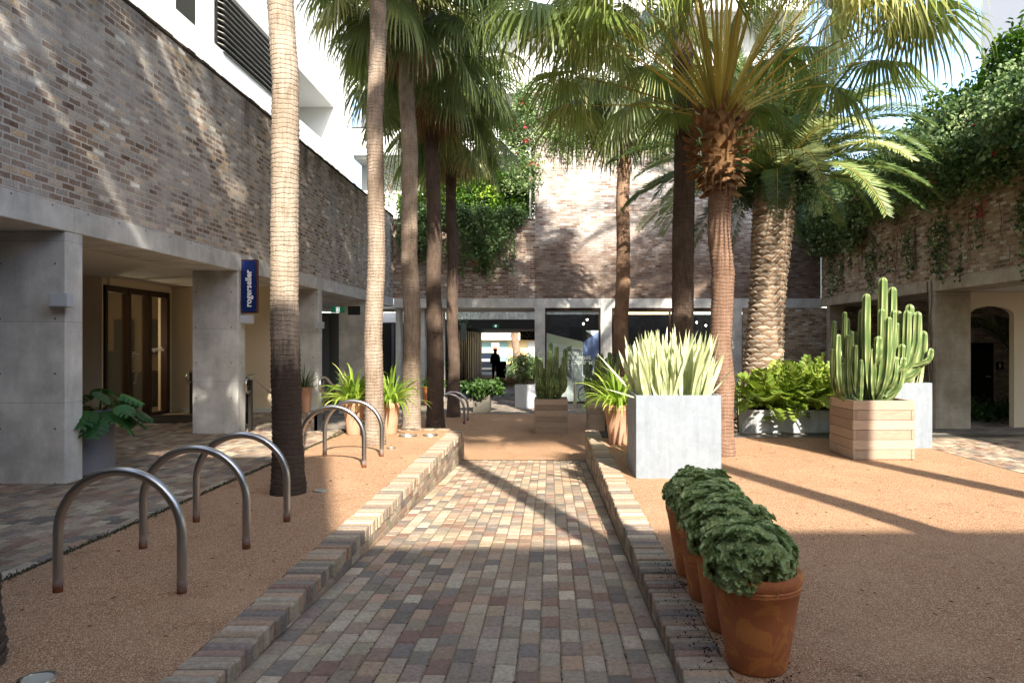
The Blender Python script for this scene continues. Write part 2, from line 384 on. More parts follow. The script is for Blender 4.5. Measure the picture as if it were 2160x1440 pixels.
# ------------------------------------------------------------------ foliage generators (numpy)
def unit(a): return a/np.maximum(np.linalg.norm(a, axis=-1, keepdims=True), 1e-9)
def leaves(P, A, Nn, L, W, fold=.25):
    """6-vertex folded leaves. P base, A axis, Nn normal hint"""
    n = len(P); A = unit(A); Sd = unit(np.cross(A, Nn)); Nn = np.cross(Sd, A)
    L = np.broadcast_to(L, (n,))[:, None]; W = np.broadcast_to(W, (n,))[:, None]
    V = np.stack([P, P+A*L*.3+Sd*W*.42+Nn*W*fold, P+A*L*.68+Sd*W*.4+Nn*W*fold*.9, P+A*L-Nn*L*.06,
                  P+A*L*.68-Sd*W*.4+Nn*W*fold*.9, P+A*L*.3-Sd*W*.42+Nn*W*fold], 1).reshape(-1, 3)
    b = (np.arange(n)*6)[:, None]
    F = np.concatenate([b+np.array([[0, 1, 2, 3]]), b+np.array([[0, 3, 4, 5]])], 1).reshape(-1, 4)
    return V, F
class LB:
    def __init__(s): s.V = []; s.F = []; s.C = []; s.n = 0
    def add(s, V, F, c):
        s.V.append(V); s.F.append(F+s.n); s.n += len(V)
        s.C.append(np.broadcast_to(np.asarray(c, float), (len(F),)) if np.ndim(c) == 0 or len(np.shape(c)) == 1 and len(c) == len(F) else np.repeat(np.asarray(c, float), len(F)//len(c)))
    def build(s, name, mat, parent=None, smooth=False):
        return make_mesh(name, np.concatenate(s.V), np.concatenate(s.F), mat, parent, C=np.concatenate(s.C), smooth=smooth, uv=False)
def rdir(n, bias=(0, 0, 0)):
    return unit(RNG.normal(size=(n, 3))+np.array(bias))
def cloud(lb, centres, spread, per, L, W, bias=(0, 0, .2), cv=(.1, .8), nb=(0, -.6, .8)):
    """clusters of leaves around centres; each cluster has its own tone"""
    C = np.asarray(centres); k = len(C)
    P = np.repeat(C, per, 0)+RNG.normal(size=(k*per, 3))*np.array(spread)
    tone = np.repeat(RNG.uniform(cv[0], cv[1], k), per)+RNG.normal(size=k*per)*.13
    V, F = leaves(P, rdir(k*per, bias), rdir(k*per, nb), L*RNG.uniform(.6, 1.25, k*per), W*RNG.uniform(.7, 1.2, k*per))
    lb.add(V, F, np.clip(tone, 0, 1))

def strip(lb, pts, wid, side, tone, fold=0):
    """tapered ribbon along pts; wid per point, side vectors"""
    pts = np.asarray(pts); n = len(pts); side = np.broadcast_to(side, (n, 3)); w = np.asarray(wid)[:, None]
    V = np.empty((n*2, 3)); V[0::2] = pts-side*w; V[1::2] = pts+side*w
    i = np.arange(n-1)*2
    F = np.stack([i, i+1, i+3, i+2], 1); lb.add(V, F, float(tone))

def fan_leaf(lb, hub, axis, up, r, nseg=40, span=150, split=.5, hang=.6, tone=.5, tip=0):
    """a palmate frond: all segments at once"""
    axis = np.array(axis)/np.linalg.norm(axis); up = np.array(up, float); side = np.cross(axis, up); side /= np.linalg.norm(side)+1e-9; nm = np.cross(side, axis)
    ph = np.linspace(-R(span), R(span), nseg); dph = ph[1]-ph[0]
    rr = r*(1-.22*(np.abs(ph)/R(span))**2)*RNG.uniform(.9, 1.05, nseg)
    ts = np.array([.04, .3, split, .72, .86, 1.0]); k = len(ts)
    D0 = np.cos(ph)[:, None]*axis+np.sin(ph)[:, None]*side
    # cupping : segments away from the midline dip below the plane
    D0 = unit(D0-nm*(.25*np.abs(np.sin(ph))**1.5)[:, None])
    P = np.empty((nseg, k, 3)); P[:, 0] = np.array(hub)+D0*(rr*ts[0])[:, None]
    D = D0.copy(); hg = hang*RNG.uniform(.6, 1.3, nseg)
    for j in range(1, k):
        g = hg*(ts[j]**2)*(1.6 if ts[j] > split else .25)
        D = unit(D+np.array([0, 0, -1.])*g[:, None]); P[:, j] = P[:, j-1]+D*(rr*(ts[j]-ts[j-1]))[:, None]
    W = np.empty((nseg, k)); 
    for j in range(k):
        t_ = ts[j]; W[:, j] = rr*t_*dph*.52 if t_ <= split else rr*split*dph*.52*max(0.03, (1-(t_-split)/(1-split))**.8)
    S1 = unit(np.cross(D0, nm)); tilt = RNG.uniform(.15, .5, nseg)[:, None]*np.where(np.arange(nseg) % 2 == 0, 1, -1)[:, None]
    S1 = unit(S1+nm*tilt)
    V = np.empty((nseg, k, 2, 3)); V[:, :, 0] = P-S1[:, None]*W[..., None]; V[:, :, 1] = P+S1[:, None]*W[..., None]
    b = (np.arange(nseg)*k*2)[:, None, None]+(np.arange(k-1)*2)[None, :, None]
    F = (b+np.array([0, 1, 3, 2])).reshape(-1, 4)
    tn = np.clip(tone+RNG.normal(size=nseg)*.08, 0, 1)[:, None]+np.linspace(0, .25, k-1)[None]*tip
    lb.add(V.reshape(-1, 3), F, np.clip(tn, 0, 1).ravel())

def trunk_mesh(name, path, radii, mat, parent, n=20, ring=.055, amp=.012):
    """ringed palm trunk following a path of points"""
    pts = [Vector(p) for p in path]; L = [0]
    for i in range(1, len(pts)): L.append(L[-1]+(pts[i]-pts[i-1]).length)
    tot = L[-1]; m = int(tot/ring*2); P = []; Rr = []
    for i in range(m+1):
        s_ = tot*i/m; j = max(k for k in range(len(L)) if L[k] <= s_+1e-9); j = min(j, len(L)-2); f = (s_-L[j])/(L[j+1]-L[j])
        f2 = f; p = pts[j].lerp(pts[j+1], f2); r = radii[j]*(1-f)+radii[j+1]*f
        P.append(p); Rr.append(r+(amp*random.uniform(.4, 1) if i % 2 else -amp*.2)+.006*noise.noise((s_*1.2, parent.location.x if parent else 0, 0)))
    V = []; 
    for i, p in enumerate(P):
        for k in range(n):
            a = 2*math.pi*k/n; rr = Rr[i]*(1+.05*noise.noise((math.cos(a)*2, math.sin(a)*2, p.z*6)))
            V.append((p.x+math.cos(a)*rr, p.y+math.sin(a)*rr, p.z+.012*noise.noise((math.cos(a)*2, math.sin(a)*2, p.z*3+5))))
    V = np.array(V); F = []
    i = np.arange(len(P)-1)[:, None]*n; k = np.arange(n)[None]
    F = np.stack([i+k, i+(k+1) % n, i+n+(k+1) % n, i+n+k], -1).reshape(-1, 4)
    o = make_mesh(name, V, F, mat, parent, smooth=True, uv=False)
    return o

def petiole(lb, p0, d0, L, w, sag, tone):
    """returns end point and end direction"""
    p = np.array(p0, float); d = np.array(d0, float); pts = [p.copy()]; n = 7
    for i in range(n):
        d = unit(d+np.array([0, 0, -1])*sag/n); p = p+d*L/n; pts.append(p.copy())
    pts = np.array(pts); az = unit(np.array([-d0[1], d0[0], 1e-4])); w_ = np.linspace(w*1.6, w*.7, n+1)
    strip(lb, pts, w_, az, tone); up = unit(np.cross(az, d)); strip(lb, pts, w_*.55, up, max(0, tone-.15))
    return p, d

def palm(loc, top, r0, r1, bark, label, lean=(0, 0), nleaf=40, fr=1.15, pl=1.3, group='tall fan palms with straight trunks', fan='fan', skirt=16, seg=42, hang=1.05, elr=(78, -58), boots=True, amp=.012, rseed=0, pet='petiole_dark', tones=(.1, .75), split=.42, sag=.5, bulge=0):
    global RNG
    RNG = np.random.default_rng(100+rseed); random.seed(100+rseed)
    t_ = thing('fan_palm', loc, label, 'palm tree', group)
    x, y, z = loc; H = top-z; tx, ty = x+lean[0], y+lean[1]
    path = [(x, y, z-.1), (x, y, z+.12), (x+lean[0]*.04, y+lean[1]*.04, z+.5)]
    for k in range(1, 9):
        f = k/8; path.append((x+lean[0]*(f**1.3)+.03*math.sin(k*2.1+rseed), y+lean[1]*f, z+.5+(H-.5)*f))
    rad = [r0*1.28, r0*1.18, r0*1.02]+[r0*(1-k/8)+r1*k/8 for k in range(1, 9)]
    trunk_mesh('trunk', path, rad, bark, t_, amp=amp)
    c = np.array([tx, ty, top])
    fl = LB(); pt = LB()
    for i in range(nleaf):
        f = (i+.5)/nleaf; az = i*2.39996+rseed; el = R(elr[0]+(elr[1]-elr[0])*f**.9)+RNG.normal()*.08
        d = np.array([math.cos(az)*math.cos(el), math.sin(az)*math.cos(el), math.sin(el)])
        p0 = c+np.array([math.cos(az)*r1*.8, math.sin(az)*r1*.8, .35*(1-f)])
        tone = RNG.uniform(*tones)
        e, de = petiole(pt, p0, d, pl*RNG.uniform(.85, 1.15), .017, sag, RNG.uniform(.2, .95))
        up = unit(np.cross(np.cross(de, [0, 0, 1.]), de)+RNG.normal(size=3)*.22)
        ax = unit(de+np.array([0, 0, -.25]))
        fan_leaf(fl, e, ax, up, fr*RNG.uniform(.85, 1.12), seg, 140, split, hang, tone, 1)
    fl.build('crown', M[fan], t_); pt.build('frond_stalks', M[pet], t_)
    if skirt:
        dl = LB()
        for i in range(skirt):
            az = i*2.39996+1; out = RNG.uniform(.15, .75)
            d = unit(np.array([math.cos(az)*out, math.sin(az)*out, -1]))
            e, de = petiole(dl, c+np.array([math.cos(az)*r1, math.sin(az)*r1, -.1]), d, pl*.5, .014, .2, .3)
            fan_leaf(dl, e, de, unit(np.array([math.cos(az), math.sin(az), .3])), fr*RNG.uniform(.7, .95), 26, 80, .35, .8, RNG.uniform(.1, .8), 1)
        dl.build('dry_fronds', M['deadfan'], t_)
    if boots:
        mb = MB()
        if bulge:
            q = [(bulge*.5, .22), (bulge*.85, .05), (bulge, -.25), (bulge*.92, -.6), (bulge*.6, -.95), (r1*.8, -1.15)][::-1]; mb.lathe(q, tuple(c), 18)
        NB = 130 if bulge else 46
        for i in range(NB):
            az = i*2.39996; h = (.15 if bulge else -.1)-(1.15 if bulge else .85)*i/NB; r = r1*(1.0+.25*math.sin(i))
            if bulge:
                u_ = i/NB; r = bulge*(1.35*math.sin(math.pi*(.28+.62*u_)))*random.uniform(.9, 1.15); e_ = (1.4-2.6*u_)+random.uniform(-.5, .5)
                d = Vector((math.cos(az), math.sin(az), e_)).normalized(); p = Vector(c)+Vector((math.cos(az)*r, math.sin(az)*r, h)); s_ = Vector((-math.sin(az), math.cos(az), random.uniform(-.3, .3))).normalized(); w = random.uniform(.045, .085); l = random.uniform(.12, .26); nn = d.cross(s_)
                mb.add([p-s_*w, p+s_*w, p+d*l*.6+s_*w*.8+nn*.03, p+d*l+nn*.03, p+d*l*.6-s_*w*.8-nn*.02, p+nn*.045+d*l*.3], [(0, 1, 5), (1, 2, 5), (2, 3, 5), (3, 4, 5), (4, 0, 5)])
                if i > 80 and i % 4 == 0: mb.tube([p, p+Vector((d.x*.05, d.y*.05, -.15)), p+Vector((d.x*.06, d.y*.03, -random.uniform(.3, .6)))], [.02, .012, .003], 5)
                continue
            d = Vector((math.cos(az), math.sin(az), random.uniform(.5, 1.6))).normalized(); p = Vector(c)+Vector((math.cos(az)*r*.75, math.sin(az)*r*.75, h))
            s_ = Vector((-math.sin(az), math.cos(az), 0)); w = random.uniform(.05, .1); l = random.uniform(.1, .22); nn = d.cross(s_)
            mb.add([p-s_*w, p+s_*w, p+d*l*.6+s_*w*.8+nn*.02, p+d*l, p+d*l*.6-s_*w*.8-nn*.02, p+nn*.04+d*l*.3], [(0, 1, 5), (1, 2, 5), (2, 3, 5), (3, 4, 5), (4, 0, 5)])
        mb.build('leaf_bases', M['boot'], t_)
    return t_

# ================================================================== GROUND
LOW = -.526
def pathz(y): return .092-.0462*y
g = MB(); g.box(-150, 150, -60, 300, -.9, -.56); struct(g.build('ground', plain('earth', S(96, 84, 72), 1, var=.3, scale=2)))
g = MB(); g.box(-3.68, -1.84, -8, 13.52, -.56, -.004); struct(g.build('gravel_terrace', M['gravel']))
g = MB(); g.box(.885, 5.8, -8, 12.4, -.56, -.004); struct(g.build('gravel_terrace', M['gravel']))
g = MB(); g.box(-3.98, 5.9, 13.38, 22, -.56, LOW); struct(g.build('gravel_court', M['gravel']))
g = MB(); g.box(-14, 14, 22.003, 52, -.56, LOW-.002); g.box(5.903, 14, 12.95, 22, -.56, LOW); g.box(-14, -3.983, 13.4, 22, -.555, LOW-.003); struct(g.build('stone_paving', M['paving']))
g = MB(); g.box(-60, 60, 52.003, 72, -.57, -.55); struct(g.build('road', plain('asphalt', S(70, 70, 72), .9, var=.2)))

PAL = [S(158, 136, 108), S(146, 112, 88), S(172, 152, 124), S(128, 112, 98), S(164, 126, 92), S(138, 98, 78), S(182, 162, 132), S(152, 130, 108), S(116, 104, 94), S(168, 136, 102), S(148, 124, 106), S(154, 136, 106), S(166, 146, 118), S(156, 126, 98)]
def pcol(k=1.0):
    c = random.choice(PAL); j = random.uniform(.82, 1.18)*k; g_ = sum(c[:3])/3; return tuple(min(1, (c[i]*.6+g_*.4*(1.08, 1, .87)[i])*j*1.15*random.uniform(.97, 1.03)) for i in range(3))
def brick_top(mb, x0, x1, y0, y1, zf, col_, ch=.006, dz=0, side=.03):
    """paver: chamfered top following slope zf(y)"""
    j = .0025; x0 += random.uniform(0, j); x1 -= random.uniform(0, j); y0 += random.uniform(0, j); y1 -= random.uniform(0, j)
    t0 = random.uniform(-.003, .003)
    P = []
    for (a, b, i, h) in ((x0, y0, 0, -side), (x1, y0, 0, -side), (x1, y1, 0, -side), (x0, y1, 0, -side)): P.append((a, b, zf(b)+h+dz))
    for (a, b) in ((x0, y0), (x1, y0), (x1, y1), (x0, y1)): P.append((a, b, zf(b)-ch*.7+dz))
    for (a, b) in ((x0+ch, y0+ch), (x1-ch, y0+ch), (x1-ch, y1-ch), (x0+ch, y1-ch)): P.append((a, b, zf(b)+dz+t0+random.uniform(-.0018, .0018)))
    mb.add(P, [(8, 9, 10, 11), (4, 5, 9, 8), (5, 6, 10, 9), (6, 7, 11, 10), (7, 4, 8, 11), (0, 1, 5, 4), (1, 2, 6, 5), (2, 3, 7, 6), (3, 0, 4, 7)], col_)
random.seed(11)
mb = MB(); nx = 19; cw = (.645+1.58)/nx; L = .2
for i in range(nx):
    x0 = -1.58+i*cw; y = 1.2-(i % 2)*L*.5+random.uniform(-.05, .05)
    while y < 13.3:
        l_ = L*random.uniform(.95, 1.05); brick_top(mb, x0+.003, x0+cw-.003, y+.004, min(y+l_, 13.31)-.004, pathz, pcol(), .009); y += l_
struct(mb.build('brick_path', M['paver']))
mb = MB(); mb.add([(-1.6, -8, pathz(-8)-.007), (.66, -8, pathz(-8)-.007), (.66, 13.33, pathz(13.33)-.007), (-1.6, 13.33, pathz(13.33)-.007), (-1.6, -8, -.9), (.66, -8, -.9), (.66, 13.33, -.9), (-1.6, 13.33, -.9)], [(0, 1, 2, 3), (0, 4, 5, 1), (1, 5, 6, 2), (2, 6, 7, 3), (3, 7, 4, 0)])
struct(mb.build('path_bed', M['joint']))
# left pavement, z=0
mb = MB(); cw = .113
nx = int((9.2-3.72)/cw)
for i in range(nx):
    x1 = -3.72-i*cw; y = 3.2-(i % 2)*L*.5+random.uniform(-.02, .02)
    ye = 13.35 if x1 > -5.5 else 17.1
    while y < ye:
        brick_top(mb, x1-cw+.003, x1-.003, y+.003, min(y+L, ye)-.003, lambda q: 0, pcol(.92)); y += L
struct(mb.build('brick_pavement', M['paver']))
g = MB(); g.box(-14, -3.705, -8, 13.37, -.56, -.008); g.box(-14, -5.53, 13.373, 17.2, -.56, -.009); struct(g.build('pavement_bed', M['joint']))
# right pavement
mb = MB(); nx = 34
for i in range(nx):
    x0 = 5.82+i*cw; y = 6.5-(i % 2)*L*.5
    if x0 > 9.4: break
    while y < 12.35: brick_top(mb, x0+.003, x0+cw-.003, y+.003, min(y+L, 12.36)-.003, lambda q: 0, pcol(1.0)); y += L
struct(mb.build('brick_pavement', M['paver']))
g = MB(); g.box(5.803, 9.5, -8, 12.4, -.56, -.008); struct(g.build('pavement_bed', M['joint']))

# kerb walls
def kerb(name, xa, xb, face, label, ends=True):
    """xa..xb top width, face = x of the side towards the path"""
    random.seed(5)
    t_ = thing(name, ((xa+xb)/2, 6, 0), label, 'low wall')
    top = MB(); y = 1.0; w = .079; xm = (xa+xb)/2
    while y < 13.5:
        j = random.uniform(-.006, .006); j2 = random.uniform(-.006, .006); top.box(xa+j*1.4, xb+j2*1.4, y+.003+random.uniform(0, .004), y+w-.004, -.108, .004+random.uniform(-.007, .004), pcol(1.05), bev=random.uniform(.005, .011)); y += w
    top.build('coping', M['paver'], t_)
    b = MB(); r = 0; z1 = -.113
    while z1 > -.56:
        z0 = z1-.072; y = 3.0+(r % 2)*.12; ymin = (.092-z1)/.0462-.4
        while y < 13.46:
            if y+.23 > ymin:
                b.box(xa+.004, xb-.004, y+.004, min(y+.236, 13.49), z0+.003, z1, pcol(1.0), bev=.004)
            y += .24
        z1 -= .077; r += 1
    b.build('brick_courses', M['paver'], t_)
    m_ = MB(); m_.box(xa+.012, xb-.012, -8, 13.47, -.56, -.006); m_.build('mortar_core', plain('mortar', S(134, 122, 104), 1, var=.3), t_)
    return t_
kerb('brick_kerb', -1.84, -1.58, -1.58, 'low brick wall with soldier coping edging the bike hoop gravel terrace')
kerb('brick_kerb', .645, .885, .645, 'low brick wall with soldier coping beside the terracotta pots and zinc planter')
# far edge of the terrace
t_ = thing('brick_edging', (-2.7, 13.6, 0), 'row of bricks edging the far end of the hoop terrace', 'edging')
mb = MB(); x = -3.9
while x < -1.9: mb.box(x+.003, x+.075, 13.523, 13.75, -.1, .004+random.uniform(-.003, .003), pcol(1.1), bev=.005); x += .079
mb.build('coping', M['paver'], t_); mb = MB(); mb.box(-3.95, -1.6, 13.53, 13.73, -.56, -.105); mb.build('wall', M['brick_back'], t_)
# steps
t_ = thing('brick_steps', (-4.75, 13.4, 0), 'brick steps descending between two steel handrails', 'steps')
for k in range(3):
    s_ = MB(); s_.box(-5.51, -3.99, 13.38+k*.36, 13.74+k*.36, -.55, -.13*(k+1)); s_.build('step', M['paver'] if 0 else M['brick_back'], t_)
# steel edge + drain on the right
t_ = thing('drain_channel', (7, 12.65, 0), 'perforated steel drain grate with pale edge behind the planters', 'drain')
d = MB(); d.box(3.0, 9.5, 12.40, 12.44, -.5, .012); d.box(3.0, 9.5, 12.88, 12.95, -.5, .02); d.build('edge_strip', M['steel2'], t_)
d = MB(); d.box(3.0, 9.5, 12.44, 12.88, -.5, -.02); d.build('channel', M['black'], t_)
d = MB(); x = 3.05
while x < 9.45:
    d.box(x, x+.018, 12.45, 12.87, -.018, .003); x += .045
d.box(3.0, 9.5, 12.55, 12.57, -.018, .005); d.box(3.0, 9.5, 12.75, 12.77, -.018, .005)
d.build('grate', M['steel2'], t_)
g = MB(); g.box(.885, 3.0, 12.403, 13.46, -.56, -.012); g.box(3.0, 9.5, 12.953, 15.4, -.55, LOW+.02); struct(g.build('soil_bed', M['soil']))
t_ = thing('drain_channel', (-.5, 13.34, LOW), 'narrow slotted drain across the far end of the brick path', 'drain')
d = MB(); d.box(-1.58, .64, 13.318, 13.37, -.56, LOW-.004); d.build('channel', M['black'], t_); d = MB(); x = -1.57
while x < .62: d.box(x, x+.022, 13.32, 13.368, LOW-.006, LOW+.004); x += .04
d.build('grate', M['dark'], t_)

# ================================================================== LEFT ARCADE BUILDING
A = thing('arcade_building', (-7, 9, 0), 'long brick arcade on concrete fins with glass showroom doors under it', 'building')
b = MB(); b.box(-5.95, -5.52, -8, 13.15, 3.163, 6.02); b.box(-5.95, -5.52, 13.165, 25.9, 3.163, 6.02); b.build('upper_wall', M['brick'], A)
b = MB(); y = -7.9; random.seed(3)
while y < 25.8:
    l = .23; b.box(-5.97, -5.50+random.uniform(-.008, .008), y, y+l-.006, 6.022, 6.022+random.uniform(.055, .075), None, bev=.012); y += l
b.build('wall_cap', plain('stained_cap', S(74, 62, 50), 1, var=.5, scale=8, bump=.01), A)
b = MB(); b.box(-5.56, -5.535, 13.15, 13.165, 3.17, 6.0); b.build('joint_strip', M['white_shadow'], A)
b = MB()
for y0, y1 in ((-8, 3.9), (3.906, 8.5), (8.506, 13.1), (13.106, 17.6), (17.606, 22.15), (22.156, 25.84)): b.box(-6.32, -5.50, y0, y1, 2.87, 3.16, None, bev=.008)
b.build('beam', M['concrete'], A)
for y0 in (3.72, 8.35, 12.97, 17.45, 21.98):
    b = MB(); b.box(-6.315, -5.505, y0, y0+.31, LOW if y0 > 17.5 else -.02, 2.869, None, bev=.01); b.build('column', M['concrete'], A)
b = MB(); b.box(-14, -6.32, -8, 17.0, 2.9, 3.0); b.box(-14, -6.32, 17.003, 29.5, 2.902, 3.0); b.build('ceiling', M['ceiling'], A)
for (x, y) in ((-7.2, 11), (-7.4, 14.6), (-7.0, 8), (-7.2, 19.5)):
    b = MB(); b.lathe([(.001, -.004), (.07, -.004), (.075, 0)], (x, y, 2.898), 16); b.build('downlight', M['white_shadow'], A)
b = MB(); b.box(-14, -8.75, 14.35, 14.39, 0, 2.897); b.box(-14, -8.79, 14.395, 14.6, 0, 2.897); b.box(-8.99, -8.755, 16.86, 17.19, 0, 2.897)
b.box(-8.75, -5.92, 17.0, 17.25, -.0, 2.897); b.box(-14, -13.8, -8, 14.3, 0, 2.897); b.box(-8.99, -8.752, 14.6, 16.855, 2.74, 2.897); b.build('inner_wall', M['render'], A)
b = MB(); b.box(-5.92, -5.522, 13.38, 17.44, -.55, -.012); b.box(-5.92, -5.522, 17.2, 17.44, -.55, .0); b.build('plinth', M['brick_back'], A)
b = MB(); b.box(-8.5, -6.0, 16.93, 17.0, .0, .1); b.build('skirting', M['white_shadow'], A)
# glass doors
f = MB()
f.box(-8.85, -8.72, 14.42, 16.84, 2.62, 2.738); f.box(-8.85, -8.72, 14.42, 16.84, .0, .07)
for y0, w in ((14.42, .07), (15.2, .09), (15.95, .13), (16.72, .12)): f.box(-8.86, -8.71, y0, y0+w, .003, 2.735)
fr = f.build('door_frame', M['bronze'], A)
for (y0, y1) in ((14.49, 15.2), (15.29, 15.95), (16.08, 16.72)):
    p_ = MB(); p_.box(-8.79, -8.775, y0, y1, .07, 2.62); p_.build('glass_pane', M['glass'], fr)
h = MB(); h.tube([(-8.70, 15.36, .75), (-8.66, 15.36, .78), (-8.66, 15.36, 1.3), (-8.70, 15.36, 1.33)], .014, 8); h.box(-8.70, -8.64, 15.33, 15.5, 1.0, 1.03); h.build('handle', M['steel2'], fr)
b = MB(); b.box(-13.5, -13.4, 14.6, 19, 0, 2.89); b.box(-13.4, -8.99, 18.9, 19, 0, 2.89); b.box(-13.5, -8.99, 14.6, 19, -.01, .003); b.build('room_shell', plain('showroom_wall', S(126, 108, 84), .9, var=.2), A)
b = MB()
for k in range(5): b.box(-12.8+k*.8, -12.3+k*.8, 18.3, 18.8, .003, .9+.25*(k % 3), None); b.box(-12.7+k*.8, -12.25+k*.8, 18.7, 18.8, 1.3, 2.2)
b.build('display_shelves', M['dark'], A)
lamp = thing('pendant_lamp', (-10.0, 15.9, 2.9), 'lit glass pendant lamp glimpsed through the showroom door', 'lamp')
b = MB(); b.tube([(-10, 15.9, 2.89), (-10, 15.9, 2.15)], .006, 6); b.build('cord', M['black'], lamp)
b = MB(); b.lathe([(.01, 0), (.06, -.05), (.085, -.14), (.05, -.25), (.01, -.3)], (-10, 15.9, 2.18), 8); b.build('shade', M['glass'], lamp)
b = MB(); b.lathe([(.005, 0), (.03, -.03), (.03, -.06), (.005, -.09)], (-10, 15.9, 2.1), 10); b.build('bulb', emis('lamp_glow', (1, .8, .5, 1), 30), lamp)
tl = bpy.data.lights.new('pendant_light', 'POINT'); tl.energy = 18; tl.color = (1, .8, .55); tl.shadow_soft_size = .1
lo = bpy.data.objects.new('pendant_light', tl); COL.objects.link(lo); lo.location = Vector((-10, 15.9, 1.7))-Vector((-10, 15.9, 2.9)); lo.parent = lamp

def text(s, size, loc, rot, mat, parent, ext=.001, name='lettering', align='LEFT', bold=0):
    cu = bpy.data.curves.new('t', 'FONT'); cu.body = s; cu.size = size; cu.extrude = ext; cu.align_x = align; cu.offset = bold; cu.resolution_u = 3; cu.space_line = .95
    o = bpy.data.objects.new('t', cu); COL.objects.link(o); bpy.context.view_layer.update()
    me = bpy.data.meshes.new_from_object(o.evaluated_get(bpy.context.evaluated_depsgraph_get())); bpy.data.objects.remove(o)
    mtx = Matrix.Translation(Vector(loc)-orgof(parent)) @ Matrix.Rotation(rot[2], 4, 'Z') @ Matrix.Rotation(rot[1], 4, 'Y') @ Matrix.Rotation(rot[0], 4, 'X')
    me.transform(mtx); me.materials.clear(); me.name = name
    o = bpy.data.objects.new(name, me); COL.objects.link(o); me.materials.append(mat); o.parent = parent
    return o
M['white_text'] = plain('white_lettering', S(235, 235, 235), .6, var=.02)
# door faces +X : text reading direction +Y seen from +X -> rotate
text('rogerseller', .135, (-8.768, 16.12, 1.42), (R(90), 0, R(90)), M['white_text'], fr, bold=.003)
b = MB()
for k, w_ in enumerate((.14, .24, .2)): b.box(-8.772, -8.77, 15.42, 15.42+w_, 1.4-k*.045, 1.412-k*.045)
b.build('door_decal', M['white_text'], fr)
dm = MB(); dm.box(-8.6, -7.3, 14.7, 16.2, .001, .014, None, bev=.004); tag(dm.build('door_mat', M['black']), 'dark entrance mat in front of the glass showroom doors', 'mat')

# blue sign
sg = thing('blade_sign', (-5.33, 13.1, 2.6), 'blue upright sign in a timber frame reading rogerseller', 'sign')
b = MB(); b.box(-5.485, -5.2, 13.05, 13.13, 2.13, 3.08, None, bev=.004); b.build('frame', plain('red_brown_timber', S(86, 46, 34), .6), sg)
t = MT('blue_sign_face', .35); t.base(S(20, 40, 96)); M['blue'] = t.m
b = MB(); b.box(-5.47, -5.215, 13.042, 13.049, 2.15, 3.06); pn = b.build('panel', M['blue'], sg)
text('rogerseller', .148, (-5.302, 13.041, 2.235), (R(90), R(-90), 0), M['white_text'], pn, bold=.004)
b = MB()
for x in (-5.455, -5.23):
    for z in (2.18, 2.6, 3.03): b.lathe([(.007, 0), (.007, .004)], (x, 13.04, z), 8)
o_ = b.build('screws', M['steel2'], pn)

def wall_lamp(x, y, z, lab):
    l = thing('wall_lamp', (x, y, z), lab, 'wall light', 'box lamps on the concrete columns')
    b = MB(); b.box(x, x+.20, y-.06, y+.06, z-.075, z+.075, None, bev=.004); b.build('housing', M['gray_building'], l)
    b = MB(); b.box(x+.02, x+.18, y-.05, y+.05, z-.079, z-.0755); b.build('diffuser', M['white_shadow'], l)
wall_lamp(-5.6, 8.28, 2.08, 'grey box wall lamp on the nearest concrete column')
wall_lamp(-5.5, 13.1, 2.02, 'grey box wall lamp below the blue sign')
wall_lamp(-5.55, 17.38, 2.02, 'grey box wall lamp on the column behind the leftmost sunlit palm')
wall_lamp(-5.55, 21.9, 2.02, 'small box wall lamp on the column behind the second palm')

def handrail(name, x, y, z, L_, drop, label, flip=0):
    h = thing(name, (x, y, z), label, 'handrail', 'steel handrails at the steps')
    b = MB(); b.box(x-.025, x+.025, y-.04, y+.04, z, z+.93); b.build('post', M['dark'], h)
    if L_ > .5: b = MB(); b.box(x-.02, x+.02, y+L_-.1, y+L_-.04, z-drop, z-drop+.9); b.build('post', M['dark'], h)
    pts = []
    for k in range(10): a = R(-60-k*24); pts.append((x, y-.08+math.cos(a)*.12, z+.83+math.sin(a)*.12))
    pts = [(x, y-.02, z+.74), (x, y-.1, z+.70), (x, y-.19, z+.75), (x, y-.22, z+.84), (x, y-.19, z+.93), (x, y-.11, z+.97), (x, y+.12, z+.97), (x, y+.2, z+.95), (x, y+L_, z+.97-drop)]
    b = MB(); b.tube(pts, .021, 10, cap=True); b.build('rail', M['steel2'], h, smooth=True)
handrail('handrail', -5.42, 13.3, 0, 1.6, .6, 'steel handrail beside the column with the blue sign')
handrail('handrail', -4.1, 13.3, 0, 1.6, .6, 'steel handrail on the gravel side of the brick steps')
handrail('handrail', -6.0, 14.6, 0, .3, 0, 'steel handrail seen behind the leftmost sunlit palm trunk')
handrail('handrail', -8.1, 16.6, 0, .3, 0, 'steel handrail by the cream wall right of the showroom doors')
handrail('handrail', 1.35, 16.6, LOW, 1.2, .3, 'steel handrail top showing above the strap leaf plant')

# ================================================================== BACK BUILDING
B = thing('courtyard_building', (2, 26, LOW), 'brick courtyard building with concrete frame, shop windows and tall pale wall', 'building')
b = MB(); b.box(-5.52, -.53, 25.9, 26.3, 3.163, 5.98); b.build('low_wall', M['brick_back'], B)
b = MB(); b.box(-.53, 9.54, 25.86, 26.3, 3.163, 10.35); b.build('tall_wall', M['brick_pale'], B)
b = MB(); b.box(6.78, 10.2, 25.868, 25.895, LOW, 2.828); b.build('ground_wall', M['brick_brown'], B)
b = MB(); b.box(-5.5, -.54, 25.85, 26.65, 2.83, 3.16, None, bev=.006); b.box(-.17, 1.78, 25.852, 26.2, 2.83, 3.16, None, bev=.004); b.box(2.18, 6.4, 25.852, 26.2, 2.83, 3.16, None, bev=.004); b.box(6.76, 9.54, 25.852, 26.2, 2.83, 3.16, None, bev=.004); b.build('beam', M['concrete'], B)
